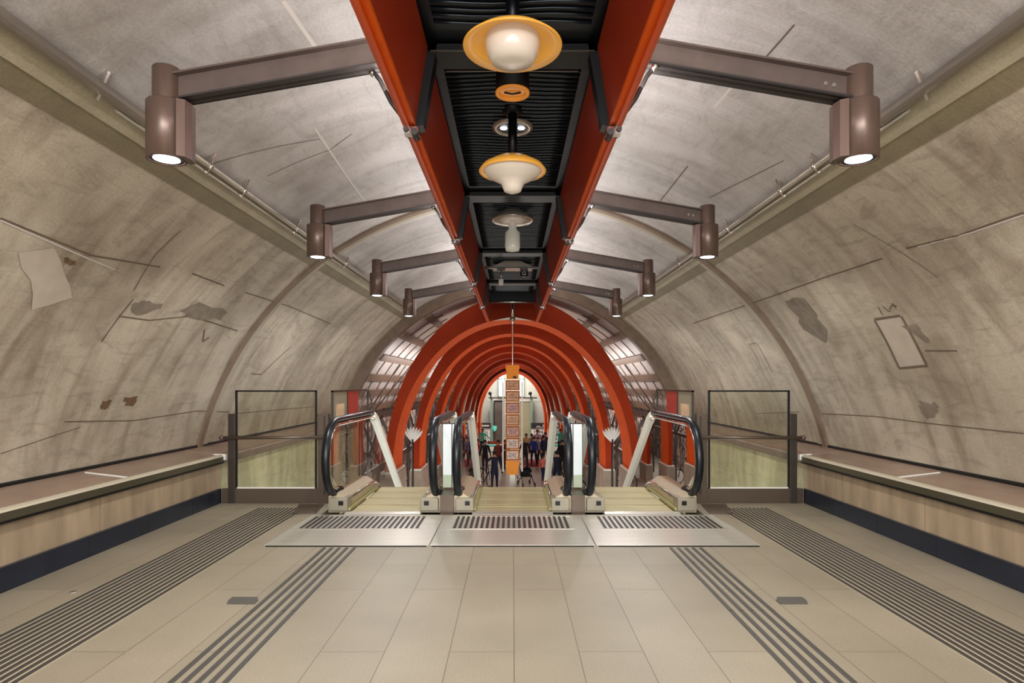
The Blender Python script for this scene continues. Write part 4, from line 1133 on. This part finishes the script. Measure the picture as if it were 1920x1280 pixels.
person('person in black at the far right edge of the group', 1.92, 36.0, -.3, (22, 22, 26), (26, 26, 30), (22, 18, 18), 1.75, stride=.05)
person('child in a pink top and navy shorts beside the right handrail', 1.46, 29.4, .4, (224, 130, 116), (34, 40, 84), (60, 40, 30), 1.18, stride=.1)
person('person in a turquoise top near the turquoise bench', -1.95, 39.8, .3, (90, 200, 180), (40, 44, 60), (28, 24, 22), 1.7, stride=.05, armR=(.5, .1))
person('person in a red and white top at the far left', -1.95, 33.6, 1.0, (196, 60, 66), (60, 56, 66), (34, 28, 24), 1.6, stride=.08)

# ------------------------------------------------------------------ bicycles, stroller
def bicycle(label, loc, rz, frame=(40, 38, 42)):
    t = thing('bicycle', label, 'bicycle', loc, 'bicycles on the lower floor', rz)
    fm = mat('bike_%d_%d_%d' % frame, frame, .35, .3)
    for wx in (-.52, .52):
        mb = MB().use(M_rubber); mb.tube([(wx + .33 * cos(a), 0, .35 + .33 * sin(a)) for a in [2 * pi * k / 28 for k in range(28)]], .02, 6, closed=True)
        mb.use(M_chrome); mb.tube([(wx + .305 * cos(a), 0, .35 + .305 * sin(a)) for a in [2 * pi * k / 28 for k in range(28)]], .010, 5, closed=True)
        for k in range(12):
            a = 2 * pi * k / 12; mb.bar((wx, .012, .35), (wx + .3 * cos(a), 0, .35 + .3 * sin(a)), .005)
        mb.tube([(wx, -.04, .35), (wx, .04, .35)], .022, 8); mb.build('wheel', None, t)
    mb = MB().use(fm)
    S = (-.18, 0, .84); B = (-.07, 0, .32); Hh = (.36, 0, .88); H2 = (.40, 0, .74)
    for a_, b_ in ((S, B), (S, Hh), (B, H2), ((-.52, .03, .35), S), ((-.52, .03, .35), B), (H2, (.52, .0, .35)), (Hh, H2)): mb.tube([a_, b_], .018, 8)
    mb.build('frame', None, t)
    mb = MB().use(M_rubber); mb.prism([(-.36, -.07), (-.36, .07), (-.2, .04), (-.06, .015), (-.06, -.015), (-.2, -.04)], 'z', .93, .98); mb.tube([S, (-.2, 0, .94)], .014, 8); mb.build('saddle', None, t)
    mb = MB().use(M_blackf); mb.tube([Hh, (.35, 0, 1.0)], .014, 8); mb.tube([(.28, -.28, 1.02), (.36, -.1, 1.0), (.36, .1, 1.0), (.28, .28, 1.02)], .014, 8); mb.build('handlebar', None, t)
    mb = MB().use(M_chrome); mb.tube([(-.07, -.06, .32), (-.07, .06, .32)], .03, 8); mb.tube([(-.07, .05, .32), (.02, .05, .20)], .009, 6); mb.tube([(-.07, -.05, .32), (-.16, -.05, .44)], .009, 6); mb.box(-.01, .06, .05, .12, .19, .21); mb.box(-.20, -.13, -.12, -.05, .43, .45); mb.build('crank', None, t)
    return t
bicycle('dark bicycle held by the person in the navy coat', (-1.22, 27.1, LOW), R_(68))
bicycle('dark bicycle standing at the far right gallery wall', (4.35, 28.6, LOW), R_(24), (60, 40, 40))
bicycle('dark bicycle standing at the far left gallery wall', (-4.35, 28.6, LOW), R_(-24), (50, 48, 60))
bicycle('bicycle parked behind the poster totem', (.18, 29.4, LOW), R_(80), (50, 40, 36))
t = thing('stroller', 'folded black stroller with canopy standing to the right of the totem', 'stroller', (.62, 27.9, LOW), rz=R_(15))
mb = MB().use(mat('stroller_cloth', (30, 34, 42), .7)); mb.lathe([(.0, .86), (.16, .82), (.26, .70), (.27, .6)], (0, 0, 0), 20, 0, pi * 1.2); mb.box(-.24, .24, -.16, .18, .42, .5); mb.box(-.24, .24, .14, .2, .42, .72); mb.build('seat', None, t, bevel=.02)
mb = MB().use(M_blackf)
for s in (-1, 1):
    mb.tube([(s * .24, .35, .95), (s * .24, 0, .5), (s * .26, -.42, .1)], .016, 8); mb.tube([(s * .24, -.1, .48), (s * .26, .4, .1)], .016, 8)
mb.tube([(-.24, .35, .95), (.24, .35, .95)], .02, 8); mb.build('frame', None, t)
for s in (-1, 1):
    for yy in (-.42, .4):
        mb = MB().use(M_rubber); mb.tube([(s * .28, yy + .085 * cos(a), .105 + .085 * sin(a)) for a in [2 * pi * k / 16 for k in range(16)]], .02, 6, closed=True); mb.use(M_steel); mb.tube([(s * .26, yy, .105), (s * .30, yy, .105)], .03, 8); mb.build('wheel', None, t)

# ------------------------------------------------------------------ lights
def area(loc, rot, sx_, sy_, e, col=(1, .98, .95)):
    L = bpy.data.lights.new('area', 'AREA'); L.shape = 'RECTANGLE'; L.size = sx_; L.size_y = sy_; L.energy = e; L.color = col
    o = bpy.data.objects.new('area_light', L); COL.objects.link(o); o.location = loc; o.rotation_euler = rot; return o
for sx in (-1, 1):      # canopy uplights first, then added strips
    area((sx * .665, 5.8, 2.96), (0, R_(180 + sx * 40), 0), .12, 15.0, 88, (.95, .97, 1))
    area((sx * 2.44, 22, 1.7), (0, R_(-sx * 95), 0), .12, 16.0, 85, (1, .98, .97))  # added out of sight to brighten the panelled vault beyond
area((0, -1.6, 2.6), (R_(62), 0, 0), 4.2, 1.2, 380, (1, .99, .97))  # unseen fill added behind the camera
area((0, 45.6, 3.0), (R_(12), 0, 0), 4, 2.0, 430, (1, .99, .96))  # unseen fills added near the last arch to brighten the far hall
area((0, 41.3, 1.9), (R_(25), 0, 0), 2, .4, 260, (1, .99, .96))
for y in (19.0, 26.4, 33.8):
    area((0, y - .9, 3.15), (0, 0, 0), 2.2, .5, 420)  # added at the arch crowns, kept out of sight, to light the hall
area((0, 30, 3.35), (R_(180), 0, 0), 3, 24, 60) if False else None
for sx in (-1, 1):
    for y in (16.5, 24, 32): area((sx * 4.6, y, .45), (0, 0, 0), .8, 4.5, 130)
for y, e in ((16.6, 115), (22.6, 60)): area((0, y, LOW + .03), (pi, 0, 0), 3.2 if y < 20 else 1.2, 3.0, e, (1, .97, .92))  # upward fills added below the sightline to brighten the arch insides
w = bpy.data.worlds.new('World'); SC.world = w; w.use_nodes = True
w.node_tree.nodes['Background'].inputs[0].default_value = (.9, .95, 1, 1); w.node_tree.nodes['Background'].inputs[1].default_value = 2.5

# ------------------------------------------------------------------ camera
cam = bpy.data.cameras.new('Camera'); co = bpy.data.objects.new('Camera', cam); COL.objects.link(co)
co.location = (0, 0, EYE); co.rotation_euler = (pi / 2, 0, 0)
cam.sensor_width = 36; cam.lens = 36 * F / 1920; cam.shift_y = 78 / 1920.0; cam.shift_x = -1 / 1920.0
cam.clip_start = .02; cam.clip_end = 200
SC.camera = co
SC.view_settings.view_transform = 'Standard'; SC.view_settings.look = 'None'; SC.view_settings.exposure = 0
SC.cycles.use_denoising = True
SC.cycles.max_bounces = 8
